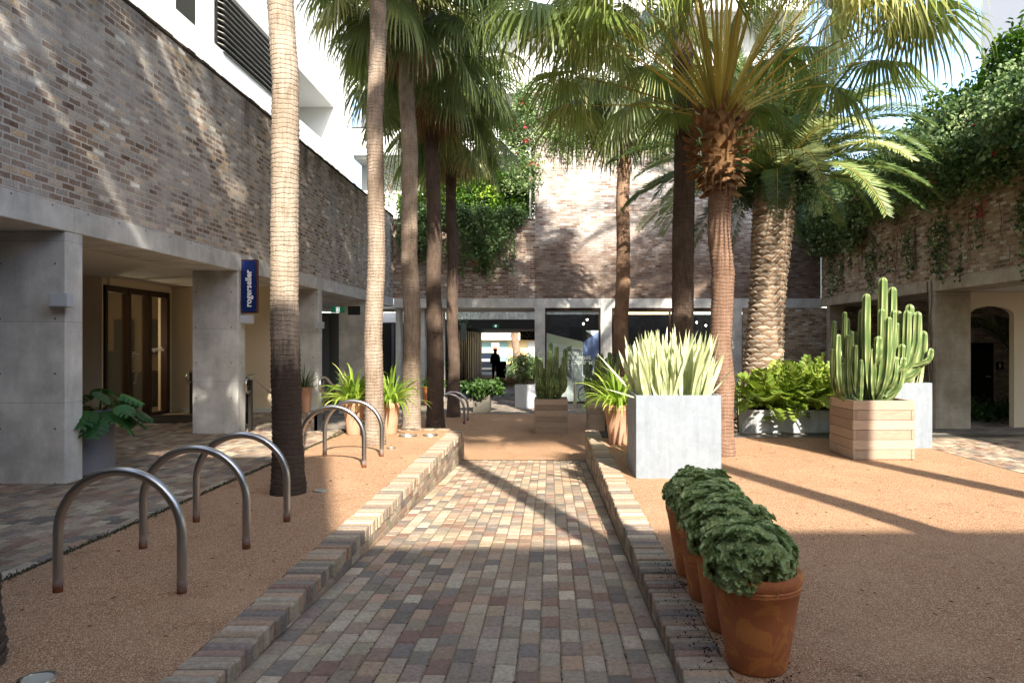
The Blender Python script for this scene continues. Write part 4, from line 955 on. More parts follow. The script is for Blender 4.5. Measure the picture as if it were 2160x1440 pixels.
for i, (x, y, z) in enumerate(((-2.775, 5.74, 0), (-2.77, 6.6, 0), (-2.8, 9.47, 0), (-2.785, 10.4, 0), (-2.66, 19.3, LOW), (-2.66, 20.2, LOW))):
    copy_tree(h0, (x, y, z), R(random.uniform(-1.5, 1.5)), hl_[i+1])
def ground_light(x, y, r, label, z=0, green=False):
    g_ = thing('ground_light', (x, y, z), label, 'ground light', 'round lights set in the gravel')
    b = MB(); b.lathe([(r*.78, .002), (r*.8, .008), (r, .006), (r*1.03, -.004)], (x, y, z), 28); b.build('rim', M['steel2'], g_)
    b = MB(); b.lathe([(r*.76, -.004), (r*.76, .004)], (x, y, z), 24); b.build('lens', plain('frosted_lens', S(150, 158, 150) if green else S(170, 166, 154), .35), g_)
ground_light(-2.44, 3.5, .085, 'round light with steel rim in the gravel at the bottom left')
ground_light(-2.49, 7.97, .08, 'round light in the gravel right of the palm foot darkened by painted shade')
ground_light(-2.46, 12.7, .16, 'wide greenish disc in the sunlit gravel near the terrace end', green=True)
ground_light(-2.08, 12.75, .13, 'smaller greenish disc nearest the brick coping corner', green=True)
ground_light(-2.42, 11.2, .07, 'small pale disc in the sunlit gravel between hoops and kerb')

# ================================================================== POTS AND PLANTERS
def pot_profile(rb, rt, h, rim=.055):
    return [(rb*.7, .0), (rb*.96, .0), (rb, .012), (rb+(rt-rb)*.5, h*.48), (rt*.955, h-rim*1.55), (rt*.97, h-rim*1.5), (rt*.965, h-rim*1.3), (rt*.985, h-rim*1.15), (rt*.97, h-rim*1.02), (rt*1.0, h-rim*.8), (rt*1.02, h-rim*.35), (rt*.99, h), (rt*.88, h), (rt*.86, h-.05)]
def tpot(name, loc, rb, rt, h, label, mat, cat='plant pot', group=None):
    t_ = thing(name, loc, label, cat, group); m_ = MB(); m_.lathe(pot_profile(rb, rt, h), loc, 48); o = m_.build('pot_body', mat, t_, smooth=True)
    o.data.set_sharp_from_angle(angle=R(50))
    s_ = MB(); s_.lathe([(rt*.87, h-.07), (rt*.5, h-.045), (.01, h-.04)], loc, 20); s_.build('soil', M['soil'], t_)
    return t_
GP = 'four terracotta pots along the kerb'
pots = [(1.03, 3.66), (1.035, 4.16), (1.03, 4.64), (1.03, 5.1)]
pl_ = ['nearest terracotta pot, fully visible, with ochre patches', 'second terracotta pot, partly hidden behind the nearest one', 'third terracotta pot from the viewer beside the kerb', 'farthest terracotta pot of the four beside the kerb']
p0 = tpot('terracotta_pot', (*pots[0], 0), .148, .218, .475, pl_[0], M['terracotta'], group=GP)
for i in (1, 2, 3): copy_tree(p0, (*pots[i], 0), i*1.3, pl_[i])
def rosette_bush(loc, R_, label, n=820):
    t_ = thing('succulent_bush', loc, label, 'potted plant', 'succulent bushes in the terracotta pots')
    lb = LB(); tw = LB(); i = np.arange(n); u = 1-(i+.5)/n*1.55; th = i*2.39996
    rr = np.sqrt(np.maximum(0, 1-u*u)); D = np.stack([rr*np.cos(th), rr*np.sin(th), u], 1)
    nz = np.array([noise.noise(Vector(d)*2.1+Vector(loc)) for d in D]); nz2 = np.array([noise.noise(Vector(d)*5+Vector(loc)) for d in D])
    rad = R_*(1+.32*nz+.22*nz2); low = np.clip(-D[:, 2], 0, 1)
    P = np.array(loc)+D*rad[:, None]*np.array([1.12, 1.12, .78])+np.array([0, 0, .055])+np.array([0, 0, -1])*low[:, None]*.1
    Nn = unit(D*np.array([1, 1, 1.2])+np.array([0, 0, .35])+RNG.normal(size=(n, 3))*.16)
    a0 = unit(np.cross(Nn, RNG.normal(size=(n, 3)))); b0 = np.cross(Nn, a0)
    for ring, (cnt, ln, wd, el, off) in enumerate(((6, .034, .030, .85, 0), (5, .028, .025, 1.7, .5), (3, .018, .016, 3.5, .2))):
        for k in range(cnt):
            a = 2*math.pi*(k+off)/cnt+RNG.uniform(-.15, .15, n); A_ = a0*np.cos(a)[:, None]+b0*np.sin(a)[:, None]
            s_ = RNG.uniform(.8, 1.2, n)
            V, F = leaves(P, A_+Nn*el, Nn-A_*el*.6, ln*s_, wd*s_, .22)
            lb.add(V, F, np.clip(.25+.22*ring+RNG.normal(size=n)*.12+nz*.3, 0, 1))
    # inner fill
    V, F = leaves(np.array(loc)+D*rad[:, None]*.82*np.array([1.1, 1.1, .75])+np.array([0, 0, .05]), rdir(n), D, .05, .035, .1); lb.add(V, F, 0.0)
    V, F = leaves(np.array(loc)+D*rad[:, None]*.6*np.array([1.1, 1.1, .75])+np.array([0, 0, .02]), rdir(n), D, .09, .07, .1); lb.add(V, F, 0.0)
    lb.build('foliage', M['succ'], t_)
    for k in range(14):
        a = k*2.4; tw_ = Vector((math.cos(a), math.sin(a), 0))
        m_ = MB() if k == 0 else m_; m_.tube([Vector(loc)+Vector((0, 0, -.03)), Vector(loc)+tw_*.1+Vector((0, 0, .05)), Vector(loc)+tw_*.17+Vector((0, 0, .11))], .006, 6)
    m_.build('stems', M['twig'], t_)
    return t_
for i, (x, y) in enumerate(pots):
    rosette_bush((x-.03+.015*i, y+.0, .5), .172+.012*(i % 2), ['succulent bush spilling over the nearest terracotta pot', 'succulent bush in the second terracotta pot', 'succulent bush in the third terracotta pot', 'smallest looking succulent bush in the farthest terracotta pot'][i])

def box_planter(name, x0, y0, w, dpt, z0, h, label, mat, cat='planter', group=None, th=.02):
    t_ = thing(name, (x0+w/2, y0+dpt/2, z0), label, cat, group)
    b = MB(); x1 = x0+w; y1 = y0+dpt
    b.box(x0, x1, y0, y0+th, z0, z0+h, None, bev=.004); b.box(x0, x1, y1-th, y1, z0, z0+h, None, bev=.004); b.box(x0, x0+th, y0+th, y1-th, z0, z0+h-.001, None, bev=.003); b.box(x1-th, x1, y0+th, y1-th, z0, z0+h-.001, None, bev=.003)
    b.build('box_walls', mat, t_); b = MB(); b.box(x0+th, x1-th, y0+th, y1-th, z0, z0+h-.06); b.build('soil', M['soil'], t_); return t_
box_planter('zinc_planter', 1.02, 8.7, 1.01, 1.0, -.01, .99, 'large square zinc planter holding the striped blade plant', M['zinc'])
box_planter('zinc_planter', 4.85, 11.2, .98, .98, -.01, 1.0, 'square zinc planter partly hidden behind the timber cactus box', M['zinc'])
def timber(x0, y0, w, z0, n, bh, label):
    t_ = thing('timber_planter', (x0+w/2, y0+w/2, z0), label, 'planter', 'slatted timber planter boxes'); b = MB(); th = .05; random.seed(int(x0*100)+9)
    for i in range(n):
        a = z0+i*bh; e = .002
        def cl(): k = random.uniform(.85, 1.1); c = random.choice((S(162, 144, 126), S(152, 134, 117), S(170, 152, 134))); return tuple(x*k for x in c[:3])
        if i % 2 == (n-1) % 2:
            b.box(x0, x0+w, y0, y0+th, a+e, a+bh-e, cl(), bev=.004); b.box(x0, x0+w, y0+w-th, y0+w, a+e, a+bh-e, cl(), bev=.004); b.box(x0+.004, x0+th, y0+th+e, y0+w-th-e, a+e, a+bh-e, cl(), bev=.004); b.box(x0+w-th, x0+w-.004, y0+th+e, y0+w-th-e, a+e, a+bh-e, cl(), bev=.004)
        else:
            b.box(x0+th+e, x0+w-th-e, y0+.004, y0+th, a+e, a+bh-e, cl(), bev=.004); b.box(x0+th+e, x0+w-th-e, y0+w-th, y0+w-.004, a+e, a+bh-e, cl(), bev=.004); b.box(x0, x0+th, y0, y0+w, a+e, a+bh-e, tuple(q*.85 for q in cl()), bev=.004); b.box(x0+w-th, x0+w, y0, y0+w, a+e, a+bh-e, tuple(q*.85 for q in cl()), bev=.004)
    b.build('boards', M['timber'], t_); b = MB(); b.box(x0+th, x0+w-th, y0+th, y0+w-th, z0, z0+n*bh-.07); b.build('soil', M['soil'], t_)
timber(4.16, 10.08, .85, 0, 6, .135, 'large timber planter box holding the tall candelabra cactus')
timber(-.37, 17.2, .79, LOW, 6, .135, 'timber planter box in the middle of the lower gravel court')
timber(.92, 17.85, .79, LOW, 6, .135, 'timber planter box half hidden behind the potted strap plant')

def ribbed(acc, pts, r, n=10, tipr=True):
    V, F, Cc = acc; pts = [Vector(p) for p in pts]; P = [pts[0]]
    for i in range(1, len(pts)):
        for k in range(1, 4): P.append(pts[i-1].lerp(pts[i], k/3))
    # smooth
    for _ in range(3): P = [P[0]]+[(P[i-1]+P[i]*2+P[i+1])/4 for i in range(1, len(P)-1)]+[P[-1]]
    dd = (P[-1]-P[-2]).normalized(); P += [P[-1]+dd*r*.5, P[-1]+dd*r*.85]
    m = len(P); rad = [r*(.75+.25*min(1, i/4)) for i in range(m)]; rad[-2] = r*.7; rad[-1] = r*.2; rad[-3] = r*.94
    base = len(V); up = None
    for i, p in enumerate(P):
        t = (P[min(i+1, m-1)]-P[max(i-1, 0)]).normalized()
        if up is None: up = Vector((1, .3, 0))
        a = (up-t*up.dot(t)).normalized(); up = a; b_ = t.cross(a)
        for k in range(n):
            th = 2*math.pi*k/n; rr = rad[i]*(1.0 if k % 2 == 0 else .55)*random.uniform(.98, 1.02); V.append(p+a*math.cos(th)*rr+b_*math.sin(th)*rr)
            g_ = .28+.25*(i/m)**2; Cc.append(1.0 if (k % 2 == 0 and i % 2 == 0) else (g_+.2 if k % 2 == 0 else g_-.05))
    for i in range(m-1):
        for k in range(n): F.append((base+i*n+k, base+i*n+(k+1) % n, base+(i+1)*n+(k+1) % n, base+(i+1)*n+k))
    F.append(tuple(base+(m-1)*n+k for k in range(n)))
def cactus(loc, stems, label, seed=1):
    random.seed(seed); t_ = thing('cactus', loc, label, 'cactus', 'columnar cacti in timber boxes'); acc = ([], [], [])
    o = Vector(loc)
    for st_ in stems:
        r = st_[0]; ribbed(acc, [o+Vector(p) for p in st_[1]], r)
    make_mesh('stems', acc[0], [tuple(f) for f in acc[1]], M['cactus'], t_, C=np.array(acc[2]), uv=False)
    return t_
random.seed(4); S_ = []
def arm(x0, y0, z0, x1, y1, z1, r=.05): S_.append((r, [(x0, y0, z0), (x0+(x1-x0)*.55, y0+(y1-y0)*.55, z0+(z1-z0)*.12), (x1, y1, z0+(z1-z0)*.38), (x1+.01, y1, z1)]))
# big one : coordinates relative to the box centre (4.585,10.5,.75)
for (x0, x1, z0, z1, r) in ((.0, .02, 0, 1.72, .07), (-.1, -.2, 0, 1.5, .065), (.1, .22, .1, 1.6, .07), (.12, .32, .15, 1.5, .06), (.15, .42, .2, 1.35, .065), (.2, .62, .25, .98, .065), (.1, .5, .3, 1.25, .06), (-.05, -.1, .1, 1.3, .06), (-.1, -.36, .1, 1.18, .06), (0, .1, 0, 1.05, .055), (-.05, -.28, .2, .98, .055), (.18, .55, .55, 1.1, .05), (.3, .68, .5, .75, .045), (-.02, .05, .1, .9, .05), (.1, .3, .0, .8, .055), (.0, -.12, .0, .75, .055)):
    arm(x0*.6+.08, random.uniform(-.1, .1), z0, x1+.06, random.uniform(-.25, .25), z1, r)
for (x0, x1, z1) in ((-.28, -.42, 1.15), (-.3, -.33, .95), (-.32, -.5, .75), (-.25, -.27, 1.28), (-.3, -.4, .55), (-.2, -.2, .8), (-.24, -.14, .6), (-.3, -.52, .95), (-.22, -.33, .62), (-.18, -.24, 1.0), (-.28, -.46, .42)):
    arm(x0, random.uniform(-.25, .1), 0, x1-.06, random.uniform(-.3, .2), z1, .038)
for k in range(22):
    a = k*2.4; arm(.05+math.cos(a)*.08, math.sin(a)*.1, random.uniform(0, .5), .15+math.cos(a)*random.uniform(.15, .42), math.sin(a)*.3, random.uniform(.6, 1.35), random.uniform(.045, .06))
cactus((4.585, 10.5, .74), S_, 'tall candelabra cactus with bright ribbed arms in the large timber box', 3)
def dense(seed, H_):
    global S_
    random.seed(seed); S_ = []
    for k in range(26):
        a = k*2.4; q = math.sqrt((k+.5)/26)*.30; x = math.cos(a)*q; y = math.sin(a)*q; h = H_*random.uniform(.35, 1.12)*(1-.25*(y < -.1))
        arm(x*.6, y*.7, random.choice((0, 0, .15, .3)), x*1.45+random.uniform(-.06, .06), y*1.3, h, random.uniform(.042, .06))
    return S_
cactus((.025, 17.6, LOW+.74), dense(5, 1.25), 'clump of upright dark cactus columns in the central timber box', 5)
cactus((1.315, 18.25, LOW+.74), dense(8, 1.38), 'dark cactus columns in the timber box behind the potted strap plant', 8)

# sansevieria
def blades(loc, wx, wy, n, hmin, hmax, label, w=.034, seed=1):
    global RNG
    RNG = np.random.default_rng(seed); t_ = thing('blade_plant', loc, label, 'potted plant', 'silvery striped blade plants'); lb = LB()
    for i in range(n):
        x = RNG.uniform(-wx, wx); y = RNG.uniform(-wy, wy); h = RNG.uniform(hmin, hmax)*(1-.12*abs(x/wx)); p = np.array(loc)+np.array([x, y, -.06])
        if RNG.random() < .06: d = unit(np.array([RNG.normal()*.8+.3, RNG.normal()*.4, 1.]))
        else: d = unit(np.array([x/wx*.24+RNG.normal()*.08, y/wy*.18+RNG.normal()*.07, 1.]))
        k = 8; ts = np.linspace(0, 1, k); bend = RNG.normal(size=3)*.06; bend[2] = -.02
        pts = p+d*(ts*h)[:, None]+bend*(ts**2)[:, None]*h
        wd = w*RNG.uniform(.7, 1.25)*np.array([.55, .8, .95, 1, .98, .85, .5, .02]); a0 = RNG.uniform(-1.0, 1.0); tw = RNG.normal()*.5
        an = a0+tw*ts; sd = np.stack([np.cos(an), np.sin(an), 0*an], 1)
        # two half strips folded -> channelled leaf with dark centre
        nrm = np.stack([-np.sin(an), np.cos(an), 0*an], 1)
        tone = RNG.uniform(.3, .9)
        for sgn in (-1, 1):
            V = np.empty((k*2, 3)); V[0::2] = pts+nrm*(wd*.45)[:, None]; V[1::2] = pts+sgn*sd*wd[:, None]
            ii = np.arange(k-1)*2; F = np.stack([ii, ii+1, ii+3, ii+2], 1); lb.add(V, F, np.clip(tone+RNG.normal(size=k-1)*.12-(.12 if sgn < 0 else 0), 0, 1))
    lb.build('leaves', M['sans'], t_)
blades((1.525, 9.2, .95), .43, .42, 190, .5, .98, 'striped blade plant filling the large square zinc planter', seed=2)
blades((5.34, 11.7, .96), .4, .4, 80, .5, .85, 'striped blade plant behind the tall cactus in the rear zinc planter', seed=3)

def strappy(loc, n, L_, w, mat, label, group, seed=1, up=1.0, cr=.08):
    global RNG
    RNG = np.random.default_rng(seed); t_ = thing('strap_leaf_plant', loc, label, 'potted plant', group); lb = LB()
    for i in range(n):
        a = i*2.39996; el = RNG.uniform(.35, 1.45)*up; d = np.array([math.cos(a)*math.cos(el), math.sin(a)*math.cos(el), math.sin(el)]); p = np.array(loc)+np.array([math.cos(a)*cr, math.sin(a)*cr, -.03])*RNG.uniform(.3, 1)
        k = 10; pts = [p]; dd = unit(d); L1 = L_*RNG.uniform(.6, 1.1); sag = RNG.uniform(1.2, 4.2)
        for j in range(k-1): dd = unit(dd+np.array([0, 0, -1.])*sag/k*(j/k*1.8)); pts.append(pts[-1]+dd*L1/(k-1))
        sd = unit(np.array([-math.sin(a)+RNG.normal()*.2, math.cos(a)+RNG.normal()*.2, RNG.normal()*.25])); wd = w*RNG.uniform(.8, 1.2)*np.array([.7, .9, 1, 1, .98, .92, .8, .62, .38, .03])
        strip(lb, np.array(pts), wd, sd, RNG.uniform(.1, .95))
    lb.build('leaves', mat, t_)
    return t_
GS = 'strap leaf plants in tall terracotta pots'
GT = 'tall pale terracotta pots'
tpot('tall_terracotta_pot', (-3.44, 12.9, -.0), .125, .19, .6, 'pale tall terracotta pot left of the blotchy palm behind the hoops', M['terracotta_pale'], group=GT)
strappy((-3.44, 12.9, .56), 120, .85, .021, M['strap'], 'bright strap leaf plant left of the blotchy palm', GS, 1)
tpot('tall_terracotta_pot', (-2.82, 12.95, -.0), .12, .18, .55, 'tall terracotta pot just right of and behind the blotchy palm', M['terracotta_pale'], group=GT)
strappy((-2.82, 12.95, .51), 110, .85, .021, M['strap'], 'bright strap leaf plant right of the blotchy palm', GS, 2)
tpot('tall_terracotta_pot', (1.1, 11.75, 0), .15, .24, .62, 'pale terracotta pot with a mould stain left of the zinc planter', M['terracotta_pale'], group=GT)
strappy((1.1, 11.75, .58), 140, .85, .021, M['strap'], 'bright strap leaf plant beside the left side of the zinc planter', GS, 3)
tpot('tall_terracotta_pot', (-5.72, 17.3-.25, 0), .14, .2, .58, 'terracotta pot on the raised brick plinth beside a concrete column', M['terracotta_pale'], group=GT)
strappy((-5.72, 17.05, .54), 90, .62, .009, M['strap_dark'], 'dark spidery plant in the pot on the brick plinth', GS, 4)

# gray tall pot + monstera
t_ = thing('grey_cylinder_pot', (-5.74, 9.1, 0), 'tall grey cylinder pot half hidden behind the nearest column', 'plant pot')
b = MB(); b.lathe([(.26, 0), (.31, .01), (.31, .77), (.285, .78), (.28, .7)], (-5.74, 9.1, 0), 40); b.build('pot_body', M['grey_pot'], t_, smooth=True).data.set_sharp_from_angle(angle=R(40)); b = MB(); b.lathe([(.28, .7), (.01, .72)], (-5.74, 9.1, 0), 20); b.build('soil', M['soil'], t_)
def monstera(loc, label, n=30, seed=3):
    global RNG
    RNG = np.random.default_rng(seed); t_ = thing('monstera_plant', loc, label, 'potted plant'); lb = LB(); st_ = LB()
    for i in range(n):
        a = i*2.39996; el = RNG.uniform(.2, 1.35); d = np.array([math.cos(a)*math.cos(el), math.sin(a)*math.cos(el), math.sin(el)])
        e, de = petiole(st_, np.array(loc)+np.array([math.cos(a), math.sin(a), 0])*.08, d, RNG.uniform(.2, .42), .008, 1.2, .5)
        ax = unit(de*np.array([1, 1, .2])+np.array([0, 0, -.55])); up = unit(np.array([RNG.normal()*.2, RNG.normal()*.2, 1.])+ax*.2); sd = unit(np.cross(ax, up)); nm = np.cross(sd, ax); s_ = RNG.uniform(.15, .24); tone = RNG.uniform(.1, .9)
        # lobed outline: fingers from midrib
        for sg in (-1, 1):
            for k in range(5):
                u0 = -.15+k*.25; u1 = u0+.225; w = [.55, .62, .6, .5, .3][k]*1.15
                q = [ax*u0, ax*u1, ax*(u1+.12)+sd*sg*w-nm*.16, ax*(u0+.12)+sd*sg*w*.98-nm*.14]
                V = np.array([e+x*s_*1.05 for x in q]+[e+(ax*(u0+.04)+sd*sg*w*.5-nm*.01)*s_*1.05, e+(ax*(u1+.03)+sd*sg*w*.5-nm*.01)*s_*1.05])
                lb.add(V, np.array([[0, 1, 5, 4], [4, 5, 2, 3]]), float(tone))
            V = np.array([e-ax*s_*.15, e+ax*s_*1.25, e+(ax*.9+sd*sg*.28-nm*.02)*s_, e+(ax*.1+sd*sg*.36-nm*.0)*s_]); lb.add(V, np.array([[0, 1, 2, 3]]), float(tone))
    lb.build('leaves', M['monstera'], t_); st_.build('stalks', M['petiole_dark'], t_)
monstera((-5.6, 9.1, .76), 'glossy split leaf plant spilling from the tall grey pot')

# oval trough + zamia
t_ = thing('oval_trough', (4.6, 13.3, 0), 'low round ended pale zinc trough with cycad like plants behind the gravel', 'planter')
pts = []
for k in range(13): a = R(90+k*15); pts.append((3.88+math.cos(a)*.42, 13.4+math.sin(a)*.42))
for k in range(13): a = R(-90+k*15); pts.append((5.4+math.cos(a)*.42, 13.4+math.sin(a)*.42))
b = MB(); b.poly(pts, lambda u, v, q: (u, v, q), -.5, .41); b.build('tank_body', concrete_mat('pale_galvanised', S(196, 198, 198), S(158, 160, 162), .6, False, 2), t_); b = MB(); b.poly([(4.64+(u-4.64)*.98, 13.4+(v-13.4)*.95) for u, v in pts], lambda u, v, q: (u, v, q), .412, .42); b.build('soil', M['soil'], t_)
RNG = np.random.default_rng(9)
for j, (x, y, nf, lab) in enumerate(((3.95, 13.35, 40, 'leftmost leathery cycad clump in the oval trough, spilling over its round end'), (4.6, 13.4, 46, 'tallest leathery cycad clump in the middle of the oval trough'), (5.25, 13.45, 36, 'leathery cycad clump in the trough nearest the timber cactus box'))):
    t_ = thing('cycad', (x, y, .4), lab, 'potted plant', 'cycads in the oval trough'); fl = LB(); rc = LB()
    for i in range(nf):
        a = i*2.39996+j; el = R(82-68*((i+.5)/nf)); d = (math.cos(a)*math.cos(el), math.sin(a)*math.cos(el)-.05, math.sin(el))
        pinnate(fl, rc, (x, y, .4), d, RNG.uniform(.75, 1.05)*(1.12 if j == 1 else .92), RNG.uniform(.7, 1.3), RNG.uniform(.2, .95), npair=12, ll=.23, lw=.088, droop=.1, wr=.009, vee=.6)
    fl.build('fronds', M['zamia'], t_); rc.build('frond_stalks', M['petiole'], t_)
# rocks by the date palm
for i in range(7):
    b = MB(); x = 3.3+(i % 4)*.22+RNG.uniform(-.05, .05); y = 14.2+(i//4)*.3; r = RNG.uniform(.09, .17); vs = []; b.lathe([(r*.5, 0), (r*.95, r*.3), (r*.8, r*.9), (r*.25, r*1.2)], (x, y, LOW+.02), 8, rot=i)
    b.v = [(v[0]+RNG.normal()*.018, v[1]+RNG.normal()*.018, v[2]+RNG.normal()*.018) for v in b.v]
    tag(b.build('rock', plain('lava_rock', S(96, 84, 74), 1, var=.5, scale=10, bump=.02)), ['leftmost dark rock at the date palm foot', 'rough rock second from the left in the front of the pile', 'rough rock third from the left in the front of the pile', 'rightmost front rock touching the trough side', 'left rock in the back row of the pile', 'middle rock in the back row of the pile', 'right rock in the back row of the pile'][i], 'rock', 'rocks at the date palm foot')
# pale cactus on the date palm's left
random.seed(2); S_ = []
for (x1, z1) in ((-.12, 1.35), (.1, 1.25), (-.3, 1.1), (.02, .7), (-.1, .55)): arm(0, 0, 0, x1, 0, z1, .05)
c_ = cactus((3.95, 14.9, LOW), S_, 'pale spiny cactus left of the date palm trunk', 4); del c_['group']

# lower court pots
t_ = thing('grey_cylinder_pot', (-.8, 24.6, LOW), 'short pale grey cylinder pot left of the central timber box', 'plant pot')
b = MB(); b.lathe([(.3, 0), (.35, .01), (.36, .76), (.33, .77), (.33, .7)], (-.8, 24.2, LOW), 36); b.build('pot_body', M['gray_building'], t_, smooth=True).data.set_sharp_from_angle(angle=R(40)); b = MB(); b.lathe([(.33, .7), (.01, .72)], (-.8, 24.2, LOW), 20); b.build('soil', M['soil'], t_)
def weeping(loc, rx, rz_, n, label, name, mat, L_=.2, W_=.04, stem=True, per=34, cat='potted plant', group=None, down=-.8, seed=1):
    global RNG
    RNG = np.random.default_rng(seed); t_ = thing(name, loc, label, cat, group); lb = LB(); c = np.array(loc)+np.array([0, 0, rz_])
    D = rdir(n)*RNG.uniform(.5, 1, (n, 1))*np.array([rx, rx*.8, rz_*.75]); cloud(lb, c+D, .07, per, L_, W_, bias=(0, 0, down), cv=(.1, .8)); lb.build('foliage', mat, t_)
    if stem:
        m_ = MB()
        for k in range(9): e = D[k*3 % n]; m_.tube([Vector(loc), Vector(loc)+Vector((e[0]*.3, e[1]*.3, rz_*.6)), Vector(c+e*.9)], [.016, .01, .005], 6)
        m_.build('stems', M['twig'], t_)
    return t_
weeping((-.85, 24.2, LOW+.72), .62, .62, 46, 'weeping narrow leaved plant in the short grey cylinder pot', 'weeping_plant', M['vine'], .2, .035, seed=11)
box_planter('square_pot', -2.36, 22.5, .52, .52, LOW, .53, 'square weathered metal pot with a leafy mound by the far hoops', plain('weathered_pot', S(104, 100, 90), .9, var=.4, scale=5), 'plant pot', th=.03)
weeping((-2.1, 22.75, LOW+.5), .62, .22, 60, 'leafy mound in the square weathered pot', 'leafy_plant', M['strap_dark'], .15, .1, down=.1, per=20, seed=12)
tpot('terracotta_pot', (-4.05, 25.3, LOW), .3, .36, .62, 'wide terracotta pot behind the palms at the passage mouth', M['terracotta'])
weeping((-4.05, 25.3, LOW+.58), .36, .16, 26, 'low green plant in the wide terracotta pot', 'leafy_plant', M['hedge'], .08, .05, down=.3, seed=13)
box_planter('steel_trough', -5.1, 29.0, 1.15, .6, LOW, 1.1, 'dark steel trough of clipped green plants behind the palms', plain('rust_trough', S(48, 30, 26), .8, var=.3))
weeping((-4.52, 29.3, LOW+1.08), .55, .12, 60, 'clipped green hedge along the dark steel trough', 'hedge_plant', M['hedge'], .09, .05, down=.3, stem=False, seed=14)
t_ = thing('courtyard_tree', (-5.2, 28.2, LOW), 'dark curving tree trunk behind the pale palm at the passage', 'tree')
b = MB(); b.tube([(-5.1, 28.3, LOW), (-4.95, 28.3, .6), (-5.15, 28.3, 1.5), (-5.0, 28.3, 2.3), (-5.1, 28.3, 2.75)], [.2, .15, .13, .11, .09], 12); b.tube([(-5.1, 28.3, 1.2), (-4.6, 28.3, 1.9), (-4.3, 28.3, 2.7)], [.1, .08, .06], 10); b.tube([(-4.3, 32, 2.5), (-4.2, 31.8, 3.0), (-4.0, 31.8, 4.4)], [.1, .1, .08], 8); b.build('trunk', M['bark_dark'], t_, smooth=True)
RNG = np.random.default_rng(21); lb = LB(); cloud(lb, np.array([-4.4, 31.8, 3.6])+RNG.normal(size=(80, 3))*np.array([1.0, .5, .55]), .16, 26, .11, .05); lb.build('crown', M['vine'], t_)
# bollard and bike
t_ = thing('bollard', (.84, 24.6, LOW), 'stainless steel bollard in front of the shop window poster', 'bollard')
b = MB(); b.lathe([(.055, 0), (.055, .84), (.05, .87), (.01, .88)], (.84, 24.6, LOW), 20); b.build('post', M['steel2'], t_, smooth=True).data.set_sharp_from_angle(angle=R(40)); b = MB(); b.lathe([(.09, 0), (.09, .012), (.06, .014)], (.84, 24.6, LOW), 20); b.build('base_ring', M['steel2'], t_)
bk = thing('bicycle', (1.55, 25.2, LOW), 'bicycle parked in front of the shop window behind the timber box', 'bicycle')
def wheel(cx, par):
    b = MB(); pts = [(cx+math.cos(R(k*15))*.33, 25.2, LOW+.34+math.sin(R(k*15))*.33) for k in range(25)]; b.tube(pts, .018, 6); w = b.build('wheel', M['black'], par); b = MB()
    for k in range(14): a = k*math.pi/7; b.tube([(cx, 25.2, LOW+.34), (cx+math.cos(a)*.32, 25.2, LOW+.34+math.sin(a)*.32)], .003, 4)
    b.build('spokes', M['steel2'], w)
wheel(1.3, bk); wheel(2.3, bk)
b = MB()
for p, q in (((1.3, .34), (1.5, .9)), ((1.5, .82), (1.75, .34)), ((1.75, .34), (2.05, .85)), ((1.52, .84), (2.0, .8)), ((2.05, .85), (2.3, .34)), ((1.75, .34), (2.3, .34))): b.tube([(p[0], 25.2, LOW+p[1]), (q[0], 25.2, LOW+q[1])], .016, 8)
b.build('frame', M['dark'], bk); b = MB(); b.tube([(1.46, 25.0, LOW+.98), (1.5, 25.2, LOW+.95), (1.46, 25.45, LOW+.98)], .013, 8); b.build('handlebar', M['steel2'], bk); b = MB(); b.box(1.95, 2.2, 25.14, 25.26, LOW+.9, LOW+.95, None, bev=.015); b.build('saddle', M['black'], bk)
# ================================================================== VINES AND HEDGES
def vine(name, loc, centres, label, cat, per=34, L_=.11, W_=.085, spread=.13, mat='vine', flowers=None, strands=None, bias=(0, -.3, .1), seed=1, cv=(.1, .75), nb=(0, -.8, .8), stems=0):
    global RNG
    t_ = thing(name, loc, label, cat); lb = LB(); C_ = np.array(centres); cloud(lb, C_, spread, per, L_, W_, bias, cv, nb)
    m_ = MB()
    if strands is not None:
        for (p, dz) in strands:
            q = [Vector(p)]; n = max(3, int(dz/.14))
            for k in range(n): q.append(q[-1]+Vector((random.uniform(-.05, .05), random.uniform(-.05, .05), -dz/n)))
            m_.tube(q, .005, 4)
            cc = np.array([tuple(v) for v in q[1:]]); cloud(lb, cc, .05, 9, L_*.8, W_*.8, (0, 0, -.3), cv, nb)
    lb.build('foliage', M[mat], t_)
    for k in range(stems):
        e = C_[int(RNG.integers(len(C_)))]; m_.tube([Vector(e)+Vector((0, .1, -.5)), Vector(e)+Vector((random.uniform(-.1, .1), 0, -.2)), Vector(e)+Vector((random.uniform(-.2, .2), -.1, .2))], .009, 5)
    if m_.n: m_.build('stems', M['twig'], t_)
    if flowers is not None and len(flowers):
        fb = LB(); cloud(fb, flowers, .045, 11, .05, .045, (0, -.2, .1), (.1, .9)); fo = fb.build('flowers', M['bract'], t_)
        if len(flowers) > 60: fo['kind'] = 'stuff'
    return t_
random.seed(31); RNG = np.random.default_rng(31)
